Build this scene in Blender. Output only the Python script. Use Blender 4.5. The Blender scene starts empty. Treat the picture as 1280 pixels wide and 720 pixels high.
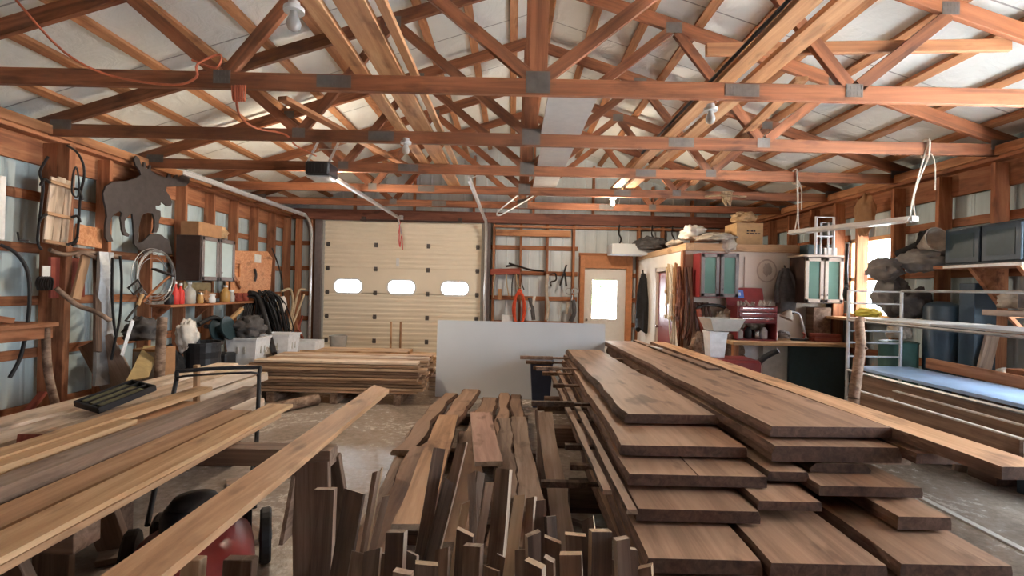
import bpy, math, random
from mathutils import Vector, Matrix, Euler
C = bpy.context.scene.collection
R = math.radians
rng = random.Random(7)
F, ROLL, EYE = 600.0, R(1.25), 1.6
cs, sn = math.cos(ROLL), math.sin(ROLL)
# measured positions: a point seen at (px,py) of the 1280x720 photograph, at a known depth / wall plane / height
def uv(px, py):
    dx, dy = px-640, py-360
    return dx*cs+dy*sn, -dx*sn+dy*cs
def P(px, py, Y):
    u, v = uv(px, py); return Vector((u*Y/F, Y, EYE-v*Y/F))
def PX(px, py, X):
    u, v = uv(px, py); return P(px, py, X*F/u)
def PZ(px, py, Z):
    u, v = uv(px, py); return P(px, py, (EYE-Z)*F/v)

# ---------------------------------------------------------------- mesh builder
class MB:
    def __init__(s): s.v=[]; s.f=[]; s.m=[]; s.sm=False
    def add(s, vs, fs, mi=0):
        n=len(s.v); s.v += [Vector(p) for p in vs]
        s.f += [[i+n for i in f] for f in fs]; s.m += [mi]*len(fs)
        return s
    def box(s, c, size, rot=None, mi=0):
        hx,hy,hz=[d/2 for d in size]; c=Vector(c)
        vs=[Vector((x,y,z)) for x in(-hx,hx) for y in(-hy,hy) for z in(-hz,hz)]
        if rot is not None:
            M=rot if isinstance(rot,Matrix) else Euler(rot).to_matrix()
            vs=[M@p for p in vs]
        return s.add([p+c for p in vs], [(0,1,3,2),(4,6,7,5),(0,4,5,1),(2,3,7,6),(0,2,6,4),(1,5,7,3)], mi)
    def span(s, a, b, mi=0):
        a=Vector(a); b=Vector(b)
        return s.box((a+b)/2, [abs(x) for x in (b-a)], None, mi)
    def bar(s, p0, p1, w, h, mi=0, up=(0,0,1)):
        p0=Vector(p0); p1=Vector(p1)
        M=frame(p1-p0, up)
        return s.box((p0+p1)/2, (w,(p1-p0).length,h), M, mi)
    def tube(s, pts, r, n=8, mi=0, smooth=4, closed=False, cap=True):
        pts=[Vector(p) for p in pts]
        if smooth>1 and len(pts)>2: pts=catmull(pts, smooth, closed)
        N=len(pts); rings=[]; prev=None
        for i,p in enumerate(pts):
            if closed: t=pts[(i+1)%N]-pts[i-1]
            else: t=pts[min(i+1,N-1)]-pts[max(i-1,0)]
            if t.length<1e-9: t=Vector((0,0,1))
            t.normalize()
            if prev is None:
                a=Vector((0,0,1)) if abs(t.z)<.9 else Vector((1,0,0))
                x=a.cross(t).normalized()
            else:
                x=(prev-t*prev.dot(t))
                x = x.normalized() if x.length>1e-6 else t.orthogonal().normalized()
            prev=x; y=t.cross(x)
            rr=r(i/(N-1)) if callable(r) else r
            rings.append([p+(x*math.cos(2*math.pi*k/n)+y*math.sin(2*math.pi*k/n))*rr for k in range(n)])
        vs=[q for ring in rings for q in ring]; fs=[]
        for i in range(N if closed else N-1):
            j=(i+1)%N
            for k in range(n):
                l=(k+1)%n; fs.append((i*n+k,i*n+l,j*n+l,j*n+k))
        if not closed and cap:
            fs.append(tuple(range(n))[::-1]); fs.append(tuple((N-1)*n+k for k in range(n)))
        return s.add(vs,fs,mi)
    def lathe(s, prof, c=(0,0,0), n=20, mi=0, M=None, sq=None):
        c=Vector(c); vs=[]; fs=[]
        for r,z in prof:
            for k in range(n):
                a=2*math.pi*k/n; p=Vector((r*math.cos(a),r*math.sin(a),z))
                if sq: p.x*=sq[0]; p.y*=sq[1]
                vs.append((M@p if M is not None else p)+c)
        for i in range(len(prof)-1):
            for k in range(n):
                l=(k+1)%n; fs.append((i*n+k,i*n+l,(i+1)*n+l,(i+1)*n+k))
        fs.append(tuple(range(n))[::-1]); fs.append(tuple((len(prof)-1)*n+k for k in range(n)))
        return s.add(vs,fs,mi)
    def tub(s, c, bx, by, tx, ty, h, t=.006, mi=0, rot=0):
        """open rectangular tub, tapered, with real wall thickness"""
        c=Vector(c); M=Matrix.Rotation(rot,3,'Z')
        def ring(x,y,z): return [M@Vector((sx*x/2,sy*y/2,z))+c for sx,sy in((-1,-1),(1,-1),(1,1),(-1,1))]
        rs=[ring(bx,by,0),ring(tx,ty,h),ring(tx-2*t,ty-2*t,h),ring(bx-2*t,by-2*t,t)]
        fs=[(3,2,1,0)]
        for i in range(3):
            for k in range(4): l=(k+1)%4; fs.append((i*4+k,i*4+l,(i+1)*4+l,(i+1)*4+k))
        fs.append((12,13,14,15))
        return s.add([p for r in rs for p in r],fs,mi)
    def blob(s, c, size, seed=0, amp=.25, mi=0, nu=36, nv=22, M=None, freq=2.2, flat=False):
        from mathutils import noise
        s.sm=True; c=Vector(c); vs=[]; off=Vector((seed*7.3,seed*3.1,seed*1.7))
        for j in range(nv+1):
            th=math.pi*j/nv
            for i in range(nu):
                ph=2*math.pi*i/nu
                d=Vector((math.sin(th)*math.cos(ph),math.sin(th)*math.sin(ph),math.cos(th)))
                k=1+amp*(noise.noise(d*freq+off)+.5*noise.noise(d*freq*2.3+off)+.32*abs(noise.noise(d*freq*4.6+off))+.16*noise.noise(d*freq*9+off))
                p=Vector((d.x*k*size[0]/2,d.y*k*size[1]/2,d.z*k*size[2]/2))
                if flat and p.z<-size[2]*.3: p.z=-size[2]*.3
                vs.append((M@p if M is not None else p)+c)
        fs=[]
        for j in range(nv):
            for i in range(nu):
                l=(i+1)%nu
                fs.append((j*nu+i,(j+1)*nu+i,(j+1)*nu+l,j*nu+l))
        return s.add(vs,fs,mi)
    def build(s, name, mat, parent=None, base=None, smooth=False, bevel=0, M=None):
        smooth=smooth or s.sm
        base=Vector(base) if base is not None else (None)
        if base is None:
            base=Vector((0,0,0)) if parent is None or M is not None else Vector(BASE.get(parent.name,(0,0,0)))
        me=bpy.data.meshes.new(name)
        me.from_pydata([tuple(p-base) for p in s.v],[],[tuple(f) for f in s.f])
        mats=mat if isinstance(mat,(list,tuple)) else [mat]
        for m in mats: me.materials.append(m)
        if len(mats)>1:
            for p,i in zip(me.polygons,s.m): p.material_index=i
        if smooth:
            for p in me.polygons: p.use_smooth=True
        me.update(); fixn(me)
        o=bpy.data.objects.new(name,me); C.objects.link(o)
        if M is not None: link_at(o,parent,M)
        else:
            pb=Vector(BASE.get(parent.name,(0,0,0))) if parent else Vector((0,0,0))
            link_at(o,parent,Matrix.Translation(base))
        if bevel:
            b=o.modifiers.new('bevel','BEVEL'); b.width=bevel; b.segments=1; b.limit_method='ANGLE'; b.angle_limit=R(40)
        if smooth:
            e=o.modifiers.new('split','EDGE_SPLIT'); e.split_angle=R(60)
        return o
def fixn(me):
    import bmesh
    b=bmesh.new(); b.from_mesh(me); bmesh.ops.recalc_face_normals(b,faces=b.faces); b.to_mesh(me); b.free()
BASE={}; WORLD={}
def link_at(o,parent,M):
    """put o at world matrix M, under parent"""
    WORLD[o.name]=M.copy(); BASE[o.name]=M.translation.copy()
    if parent is not None:
        o.parent=parent; o.matrix_basis=WORLD[parent.name].inverted()@M
    else: o.matrix_basis=M
def frame(d, up=(0,0,1)):
    y=Vector(d).normalized(); up=Vector(up)
    if abs(y.dot(up))>.98: up=Vector((0,1,0)) if abs(y.y)<.9 else Vector((1,0,0))
    x=y.cross(up).normalized(); z=x.cross(y)
    return Matrix((x,y,z)).transposed()
def catmull(pts,k,closed=False):
    out=[]; N=len(pts)
    for i in range(N if closed else N-1):
        g=(lambda j: pts[j%N]) if closed else (lambda j: pts[max(0,min(N-1,j))])
        a,b,c,d=g(i-1),g(i),g(i+1),g(i+2)
        for q in range(k):
            t=q/k
            out.append(.5*((2*b)+(c-a)*t+(2*a-5*b+4*c-d)*t*t+(3*b-a-3*c+d)*t**3))
    if not closed: out.append(pts[-1])
    return out
def plate(polys, th):
    """flat plate of thickness th from closed 2-D outlines (outer + holes), mesh in local XY, z 0..th"""
    cu=bpy.data.curves.new('t','CURVE'); cu.dimensions='2D'; cu.fill_mode='BOTH'; cu.extrude=th/2
    for pl in polys:
        sp=cu.splines.new('POLY'); sp.points.add(len(pl)-1)
        for q,(x,y) in zip(sp.points,pl): q.co=(x,y,0,1)
        sp.use_cyclic_u=True
    ob=bpy.data.objects.new('t',cu); C.objects.link(ob)
    dg=bpy.context.evaluated_depsgraph_get()
    me=bpy.data.meshes.new_from_object(ob.evaluated_get(dg))
    b=MB(); b.add([v.co.copy() for v in me.vertices],[tuple(p.vertices) for p in me.polygons])
    bpy.data.objects.remove(ob); bpy.data.curves.remove(cu); bpy.data.meshes.remove(me)
    return b
def rrect(cx,cy,w,h,r,n=6):
    o=[]
    for sx,sy,a0 in((1,1,0),(-1,1,90),(-1,-1,180),(1,-1,270)):
        for i in range(n+1):
            a=R(a0+90*i/n); o.append((cx+sx*(w/2-r)+r*math.cos(a),cy+sy*(h/2-r)+r*math.sin(a)))
    return o
def tag(o,label=None,cat=None,group=None,kind=None):
    if label: o['label']=label
    if cat: o['category']=cat
    if group: o['group']=group
    if kind: o['kind']=kind
    return o
def empty(name,loc,label=None,cat=None,group=None,kind=None,rotz=0):
    o=bpy.data.objects.new(name,None); C.objects.link(o); o.empty_display_size=.1
    link_at(o,None,Matrix.Translation(Vector(loc))@Matrix.Rotation(rotz,4,'Z'))
    return tag(o,label,cat,group,kind)
def beam(name,p0,p1,w,h,mat,parent=None,up=(0,0,1),bevel=.003):
    """one straight timber: local Y runs along the grain"""
    p0=Vector(p0);p1=Vector(p1)
    M=Matrix.Translation((p0+p1)/2)@frame(p1-p0,up).to_4x4()
    b=MB().box((0,0,0),(w,(p1-p0).length,h))
    return b.build(name,mat,parent,M=M,bevel=bevel)
def rough(name,p0,p1,w,t,mats,parent=None,seed=0,wob=.012,live=0,roll=0,tip=0,up=(0,0,1),taper=0,n=22,jag=0):
    """rough-sawn or live-edge board: top surface centre runs p0->p1. mats[0] faces, mats[1] edges/bark, mats[2] end grain"""
    from mathutils import noise
    p0=Vector(p0);p1=Vector(p1); L=(p1-p0).length
    M=Matrix.Translation(p0)@frame(p1-p0,up).to_4x4()@Matrix.Rotation(roll,4,'Y')
    b=MB(); vs=[];fs=[];mi=[]
    for i in range(n+1):
        f=i/n; y=f*L
        ww=w*(1-taper*f)
        l=-ww/2+wob*noise.noise((seed*9.1,y*1.6,0))*2+wob*.5*noise.noise((seed*3.3,y*6,2))
        r= ww/2+wob*noise.noise((seed*5.7,y*1.6,9))*2+wob*.5*noise.noise((seed*2.3,y*6,5))
        ya=y-(tip if i==n else 0)
        if jag and i==0: q=random.Random(seed); y+=q.uniform(-jag,jag); ya+=q.uniform(-jag,jag)
        z=.003*noise.noise((seed,y*2,3))
        e=live*t
        vs += [(l+e*.9,y,z),(r-e*.9,ya,z),(r,ya,z-t*.45-e*.2),(r-e*.1,ya,z-t),(l+e*.1,y,z-t),(l,y,z-t*.45-e*.2)]
    for i in range(n):
        for k in range(6):
            q=(k+1)%6
            fs.append((i*6+k,(i+1)*6+k,(i+1)*6+q,i*6+q)); mi.append(0 if k in(0,3) else min(1,len(mats)-1))
    fs.append((0,1,2,3,4,5)); fs.append(tuple(n*6+k for k in range(6))[::-1]); mi += [min(2,len(mats)-1)]*2
    b.add(vs,fs); b.m=mi
    return b.build(name,list(mats),parent,M=M)
def copytree(o,M,label=None,group=None):
    c=o.copy(); C.objects.link(c); link_at(c,None,M)
    if label: c['label']=label
    if group: c['group']=group
    def rec(a,b):
        for ch in [x for x in bpy.data.objects if x.parent==a and x is not b]:
            d=ch.copy(); C.objects.link(d); d.parent=b
            WORLD[d.name]=WORLD[b.name]@d.matrix_basis; BASE[d.name]=WORLD[d.name].translation.copy()
            rec(ch,d)
    rec(o,c)
    return c
ORD=['first','second','third','fourth','fifth','sixth','seventh','eighth','ninth','tenth','eleventh','twelfth','thirteenth','fourteenth','fifteenth','sixteenth','seventeenth','eighteenth','nineteenth','twentieth','twenty-first','twenty-second','twenty-third','twenty-fourth','twenty-fifth','twenty-sixth','twenty-seventh','twenty-eighth','twenty-ninth','thirtieth','thirty-first','thirty-second']

# ---------------------------------------------------------------- materials
M={}
def nodes(name):
    m=bpy.data.materials.new(name); m.use_nodes=True; M[name]=m
    t=m.node_tree; return m,t.nodes,t.links,t.nodes['Principled BSDF']
def ramp(N,L,fac,stops):
    r=N.new('ShaderNodeValToRGB'); e=r.color_ramp.elements
    while len(e)<len(stops): e.new(.5)
    for q,(p,c) in zip(e,stops): q.position=p; q.color=(*c,1)
    L.new(fac,r.inputs['Fac']); return r.outputs['Color']
def coords(N,L,scale,shift=True,kind='Object'):
    tc=N.new('ShaderNodeTexCoord'); mp=N.new('ShaderNodeMapping'); mp.inputs['Scale'].default_value=scale
    L.new(tc.outputs[kind],mp.inputs['Vector'])
    if shift:
        oi=N.new('ShaderNodeObjectInfo'); mu=N.new('ShaderNodeMath'); mu.operation='MULTIPLY'; mu.inputs[1].default_value=57
        L.new(oi.outputs['Random'],mu.inputs[0]); L.new(mu.outputs[0],mp.inputs['Location'])
    return mp.outputs['Vector']
def noise_(N,L,vec,scale,detail=5,rough=.6,dist=0):
    n=N.new('ShaderNodeTexNoise'); n.inputs['Scale'].default_value=scale; n.inputs['Detail'].default_value=detail
    n.inputs['Roughness'].default_value=rough; n.inputs['Distortion'].default_value=dist
    L.new(vec,n.inputs['Vector']); return n.outputs['Fac']
def bump(N,L,h,bs,strength,dist=.01):
    b=N.new('ShaderNodeBump'); b.inputs['Strength'].default_value=strength; b.inputs['Distance'].default_value=dist
    L.new(h,b.inputs['Height']); L.new(b.outputs['Normal'],bs.inputs['Normal'])
def wood(name,dark,mid,light,rough_=.7,grain=9,var=.25,bmp=.25,along=.55,spots=0):
    """sawn timber: grain along local Y, each board its own tone and its own stretch of grain"""
    m,N,L,b=nodes(name)
    v=coords(N,L,(grain,along,grain))
    f=noise_(N,L,v,1.6,8,.66,.8)
    col=ramp(N,L,f,[(.36,dark),(.5,mid),(.66,light)])
    v2=coords(N,L,(3.5,1.3,3.5)); k=noise_(N,L,v2,2.2,3,.5)
    kc=ramp(N,L,k,[(.30,(.36,.31,.28)),(.42,(1,1,1))] if not spots else [(.36,(.4,.35,.32)),(.5,(1,1,1))])
    mx=N.new('ShaderNodeMix'); mx.data_type='RGBA'; mx.blend_type='MULTIPLY'; mx.inputs[0].default_value=.75
    L.new(col,mx.inputs[6]); L.new(kc,mx.inputs[7])
    oi=N.new('ShaderNodeObjectInfo'); hs=N.new('ShaderNodeHueSaturation')
    mr=N.new('ShaderNodeMapRange'); mr.inputs[3].default_value=1-var; mr.inputs[4].default_value=1+var
    L.new(oi.outputs['Random'],mr.inputs[0]); L.new(mr.outputs[0],hs.inputs['Value']); L.new(mx.outputs[2],hs.inputs['Color'])
    L.new(hs.outputs['Color'],b.inputs['Base Color']); b.inputs['Roughness'].default_value=rough_
    b.inputs['Specular IOR Level'].default_value=.3
    bump(N,L,f,b,bmp,.006)
    return m
def plain(name,col,rough_=.6,metal=0,var=.08,bmp=0,scale=14,spec=.4):
    m,N,L,b=nodes(name)
    v=coords(N,L,(1,1,1)); f=noise_(N,L,v,scale,4,.6)
    d=tuple(max(0,c*(1-var*1.6)) for c in col); l=tuple(min(1,c*(1+var)) for c in col)
    L.new(ramp(N,L,f,[(.3,d),(.7,l)]),b.inputs['Base Color'])
    b.inputs['Roughness'].default_value=rough_; b.inputs['Metallic'].default_value=metal; b.inputs['Specular IOR Level'].default_value=spec
    if bmp: bump(N,L,f,b,bmp,.01)
    return m

_t={'2':'twenty','3':'thirty','4':'forty','5':'fifty'}
def ordinal(k):
    n=k+1
    if n<=20: return ORD[k]
    return {20:'twentieth',30:'thirtieth',40:'fortieth',50:'fiftieth'}.get(n) or _t[str(n)[0]]+'-'+ORD[n%10-1]
wood('truss_wood',(.11,.038,.017),(.19,.068,.030),(.28,.108,.05),.62,9,.2)
wood('purlin_wood',(.24,.10,.042),(.37,.165,.074),(.50,.25,.12),.65,9,.2)
wood('fresh_board',(.34,.155,.07),(.48,.25,.12),(.62,.37,.20),.6,7,.12)
wood('stud_wood',(.20,.075,.035),(.32,.13,.06),(.44,.20,.10),.7,8,.22)
wood('dark_beam',(.10,.034,.02),(.17,.06,.035),(.25,.10,.06),.65,8,.15)
wood('tan_board',(.36,.20,.10),(.50,.29,.155),(.62,.39,.225),.55,7,.16)
wood('yellow_board',(.42,.24,.115),(.54,.335,.175),(.66,.44,.25),.55,7,.1)
wood('pale_board',(.48,.35,.24),(.62,.48,.35),(.76,.63,.50),.6,6,.12)
wood('grey_board',(.20,.14,.105),(.31,.225,.17),(.42,.32,.25),.7,7,.18,.3)
wood('slab_wood',(.205,.122,.076),(.305,.187,.118),(.40,.256,.168),.55,5,.13,.3,.35)
wood('slab_edge',(.085,.045,.03),(.14,.078,.052),(.21,.125,.085),.75,14,.15,.6,3)
wood('bark',(.05,.03,.022),(.11,.068,.048),(.20,.135,.10),.85,14,.15,1.0,5,1)
wood('end_grain',(.06,.033,.024),(.09,.05,.036),(.13,.075,.055),.75,16,.15,.3,16)
wood('offcut_dark',(.06,.036,.026),(.115,.072,.052),(.19,.125,.09),.7,12,.3,.35)
wood('offcut_brown',(.13,.078,.052),(.21,.135,.092),(.30,.20,.145),.7,12,.25,.35)
wood('offcut_tan',(.36,.24,.14),(.46,.32,.20),(.56,.41,.27),.65,10,.15,.3)
wood('raw_edge',(.27,.20,.145),(.38,.29,.215),(.48,.38,.29),.75,14,.12,.3)
wood('pink_board',(.36,.22,.17),(.47,.30,.23),(.56,.38,.30),.6,6,.08)
wood('stack_wood',(.24,.14,.085),(.42,.27,.165),(.60,.42,.28),.65,7,.25)
wood('osb',(.50,.19,.08),(.64,.29,.13),(.74,.40,.21),.6,22,.05,.3,16)
wood('red_wood',(.20,.045,.03),(.30,.07,.045),(.38,.11,.07),.6,8,.1)
wood('log_wood',(.16,.10,.07),(.30,.20,.14),(.44,.32,.24),.75,10,.1,.6,2,1)
plain('moose_metal',(.055,.045,.042),.55,.3,.15)
plain('black_plastic',(.022,.023,.027),.45)
plain('black_rubber',(.022,.021,.022),.6)
plain('black_iron',(.03,.027,.027),.5,.4)
plain('chrome',(.62,.62,.63),.25,.9,.05)
plain('grey_steel',(.42,.43,.44),.4,.75,.1)
plain('galvanised',(.66,.67,.68),.4,.6,.1)
plain('gusset_steel',(.13,.115,.105),.6,.4,.15)
plain('white_enamel',(.80,.79,.76),.35)
plain('white_plastic',(.78,.80,.82),.4)
plain('tote_white',(.80,.83,.86),.4)
plain('grey_plastic',(.46,.45,.42),.5)
plain('teal_dark',(.03,.055,.065),.45)
plain('navy_panel',(.035,.06,.085),.4)
plain('blue_plastic',(.05,.07,.13),.5)
plain('red_paint',(.22,.026,.022),.35)
plain('maroon_paint',(.22,.028,.03),.35)
plain('red_plastic',(.65,.05,.04),.4)
plain('orange_cord',(.72,.10,.04),.55)
plain('orange_cable',(.50,.13,.06),.55)
plain('rope_white',(.72,.66,.56),.8,0,.15,.3,60)
plain('rope_tan',(.50,.38,.24),.85,0,.2,.4,60)
plain('canvas',(.44,.38,.31),.9,0,.2,.3,9)
plain('dark_cloth',(.085,.08,.082),.9,0,.25,.4,12)
plain('black_cloth',(.02,.02,.022),.9,0,.25,.4,12)
plain('white_cloth',(.70,.67,.62),.9,0,.1,.4,12)
plain('paper_bag',(.50,.33,.18),.8,0,.25,.5,10)
plain('cardboard',(.56,.35,.17),.8,0,.08)
plain('cardboard_dark',(.36,.19,.09),.8,0,.1)
plain('ink',(.06,.04,.035),.7)
plain('paper',(.78,.77,.72),.8)
plain('foam_sheet',(.68,.73,.77),.55,0,.02,0,1.5)
plain('ceiling_board',(.60,.56,.52),.7,0,.05)
plain('wall_board',(.78,.71,.62),.7,0,.05,.05,3)
plain('sky_tinted_sheet',(.42,.60,.86),.3,0,.1,0,5)  # blue-white board colour with the sky's blue light mixed in
plain('brown_stain',(.11,.045,.03),.5,0,.12)
plain('dark_cabinet',(.05,.028,.022),.45,0,.15)
plain('greyed_frame',(.16,.13,.125),.45,0,.1)
plain('pale_frame',(.52,.44,.37),.5,0,.06)
plain('green_glass',(.075,.17,.135),.5,0,.06,0,4,.3)
plain('pale_glass',(.40,.50,.50),.35,0,.06,0,4,.4)
plain('amber',(.50,.30,.10),.3)
plain('olive',(.16,.15,.08),.7,0,.2)
plain('yellow_ply',(.42,.31,.14),.6,0,.12)
plain('barrel_green',(.05,.12,.10),.45,0,.1)
plain('barrel_grey',(.22,.205,.195),.5,0,.1)
plain('yellow_bag',(.75,.65,.10),.6)
plain('bulb',(.85,.83,.78),.1,0,.02)
plain('sticker_blue',(.10,.20,.55),.4)
plain('door_white',(.80,.79,.75),.4,0,.03)
plain('door_brown',(.50,.21,.09),.55,0,.12)
plain('bounce_ground',(.86,.88,.92),.8,0,.04)  # pale ground cover added to bounce daylight up through the openings
plain('tree_green',(.06,.11,.05),.9,0,.4,.3)
# overhead door: warm almond steel
plain('almond_steel',(.88,.79,.63),.42,0,.03,0,2)
# glazing that lets daylight through with a faint reflection
m,N,L,b=nodes('window_glass')
tr=N.new('ShaderNodeBsdfTransparent'); gl=N.new('ShaderNodeBsdfGlossy'); gl.inputs['Roughness'].default_value=.05
mx=N.new('ShaderNodeMixShader'); mx.inputs[0].default_value=.06; out=N['Material Output']
L.new(tr.outputs[0],mx.inputs[1]); L.new(gl.outputs[0],mx.inputs[2]); L.new(mx.outputs[0],out.inputs['Surface'])
N.remove(b)
# clear glass jar
m,N,L,b=nodes('jar_glass')
b.inputs['Base Color'].default_value=(.85,.88,.86,1); b.inputs['Roughness'].default_value=.08; b.inputs['Transmission Weight'].default_value=.6
# wall metal: pale blue-grey ribbed sheet, grimy
def sheet(name,c0,c1,axis,per,rough_=.45):
    m,N,L,b=nodes(name)
    v=coords(N,L,(1,1,1),False); f=noise_(N,L,v,1.4,5,.6)
    v3=coords(N,L,(9,9,.7),False); f3=noise_(N,L,v3,1,4,.6)
    mxx=N.new('ShaderNodeMath'); mxx.operation='ADD'; L.new(f,mxx.inputs[0]); L.new(f3,mxx.inputs[1])
    hf=N.new('ShaderNodeMath'); hf.operation='MULTIPLY'; hf.inputs[1].default_value=.5; L.new(mxx.outputs[0],hf.inputs[0])
    L.new(ramp(N,L,hf.outputs[0],[(.33,c0),(.58,c1)]),b.inputs['Base Color'])
    w=N.new('ShaderNodeTexWave'); w.wave_type='BANDS'; w.bands_direction=axis; w.inputs['Scale'].default_value=per
    tc=N.new('ShaderNodeTexCoord'); L.new(tc.outputs['Object'],w.inputs['Vector'])
    rr=ramp(N,L,w.outputs['Fac'],[(.9,(0,0,0)),(1,(1,1,1))])
    bump(N,L,rr,b,.5,.02); b.inputs['Roughness'].default_value=rough_
    return m
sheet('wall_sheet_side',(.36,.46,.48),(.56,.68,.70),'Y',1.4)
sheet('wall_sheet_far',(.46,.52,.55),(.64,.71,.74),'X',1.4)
# roof lining: white vapour facing with taped seams across and soft wrinkles
m,N,L,b=nodes('roof_lining')
v=coords(N,L,(1,1,1),False); f=noise_(N,L,v,.9,4,.55,.4); f2=noise_(N,L,v,4,4,.6,1.2)
col=ramp(N,L,f,[(.3,(.76,.80,.77)),(.6,(.88,.91,.87))])
tc=N.new('ShaderNodeTexCoord'); sx=N.new('ShaderNodeSeparateXYZ'); L.new(tc.outputs['Object'],sx.inputs[0])
dv=N.new('ShaderNodeMath'); dv.operation='DIVIDE'; dv.inputs[1].default_value=1.02; L.new(sx.outputs['Y'],dv.inputs[0])
fr=N.new('ShaderNodeMath'); fr.operation='FRACT'; L.new(dv.outputs[0],fr.inputs[0])
sm=ramp(N,L,fr.outputs[0],[(0,(.4,.4,.4)),(.012,(.4,.4,.4)),(.016,(1,1,1))])
mx=N.new('ShaderNodeMix'); mx.data_type='RGBA'; mx.blend_type='MULTIPLY'; mx.inputs[0].default_value=1
L.new(col,mx.inputs[6]); L.new(sm,mx.inputs[7]); L.new(mx.outputs[2],b.inputs['Base Color'])
b.inputs['Roughness'].default_value=.4; bump(N,L,f2,b,.5,.04)
# floor: trodden concrete with sawdust, damp glossy patches
m,N,L,b=nodes('concrete')
v=coords(N,L,(1,1,1),False); f=noise_(N,L,v,1.1,8,.65,.8); g=noise_(N,L,v,14,6,.7); h=noise_(N,L,v,.7,5,.6,.3)
ad=N.new('ShaderNodeMath'); ad.operation='MULTIPLY_ADD'; ad.inputs[1].default_value=.45; L.new(g,ad.inputs[0])
h5=N.new('ShaderNodeMath'); h5.operation='MULTIPLY'; h5.inputs[1].default_value=.55; L.new(f,h5.inputs[0]); L.new(h5.outputs[0],ad.inputs[2])
L.new(ramp(N,L,ad.outputs[0],[(.36,(.25,.20,.16)),(.5,(.40,.335,.28)),(.62,(.56,.50,.44))]),b.inputs['Base Color'])
rg=N.new('ShaderNodeMapRange'); rg.inputs[1].default_value=.4; rg.inputs[2].default_value=.62; rg.inputs[3].default_value=.06; rg.inputs[4].default_value=.34
L.new(ad.outputs[0],rg.inputs[0]); L.new(rg.outputs[0],b.inputs['Roughness']); b.inputs['Specular IOR Level'].default_value=.9
bump(N,L,ad.outputs[0],b,.5,.02)

m,N,L,b=nodes('lit_bulb'); b.inputs['Base Color'].default_value=(.9,.88,.82,1); b.inputs['Emission Color'].default_value=(1,.86,.66,1); b.inputs['Emission Strength'].default_value=6
# ================================================================ room shell
XL, XR, XC, YW, YB = -4.42, 4.58, .15, 9.58, -3.0      # inner stud faces, ridge, far studs, open end behind the viewer
CH_Z = 3.005; HEEL = 3.10; APEX = 4.55; HALF = 4.5
def roof_z(X): return APEX-abs(X-XC)*(APEX-HEEL)/HALF   # centre line of the rafters
SL = math.atan((APEX-HEEL)/HALF)

fl=MB().span((-5.2,YB-.5,-.12),(5.4,10.4,0)).build('floor',M['concrete']); tag(fl,'grey-brown concrete shop floor with sawdust and glossy damp patches','floor',kind='structure')
gr=MB().span((-30,-30,-.2),(30,40,-.13)).build('ground',M['bounce_ground']); tag(gr,'pale open ground seen outside through the windows','ground',kind='structure')

# ---- roof: white lining panels with wooden purlins under them
ce=empty('ceiling',(XC,3.3,4.7),'white lined gable roof with wooden purlins running front to back','ceiling',kind='structure')
nrm=lambda s: Vector((s*math.sin(SL),0,math.cos(SL)))
for s in (-1,1):
    e=Vector((XC+s*(HALF+.45),0,roof_z(XC+s*(HALF+.45)))); a=Vector((XC,0,APEX)); n=nrm(s)
    lo=e+n*.105; hi=a+n*.105; b=MB()
    q=[]
    for y in (YB,9.9):
        for p,dz in((lo,0),(hi,0),(hi,.03),(lo,.03)): q.append(Vector((p.x,y,p.z+dz)))
    b.add(q,[(0,1,2,3),(7,6,5,4),(0,4,5,1),(1,5,6,2),(2,6,7,3),(3,7,4,0)])
    b.build('roof_panel',M['roof_lining'],ce)
    t=.14
    L=HALF/math.cos(SL)
    for k in range(10):
        d=t+.04+k*.482
        p=a+(e-a).normalized()*d+n*.0785
        beam('purlin',(p.x,YB,p.z),(p.x,9.85,p.z),.088,.04,M['purlin_wood'],ce,up=n)

MB().add([(XC-.3,YB-.1,APEX+.045),(XC,YB-.1,APEX+.14),(XC+.3,YB-.1,APEX+.045),(XC,YB-.1,APEX+.20),(XC-.3,10,APEX+.045),(XC,10,APEX+.14),(XC+.3,10,APEX+.045),(XC,10,APEX+.20)],[(0,1,5,4),(1,2,6,5),(2,3,7,6),(3,0,4,7),(0,3,2,1),(4,5,6,7)]).build('ridge_cap',M['galvanised'],ce)
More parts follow.
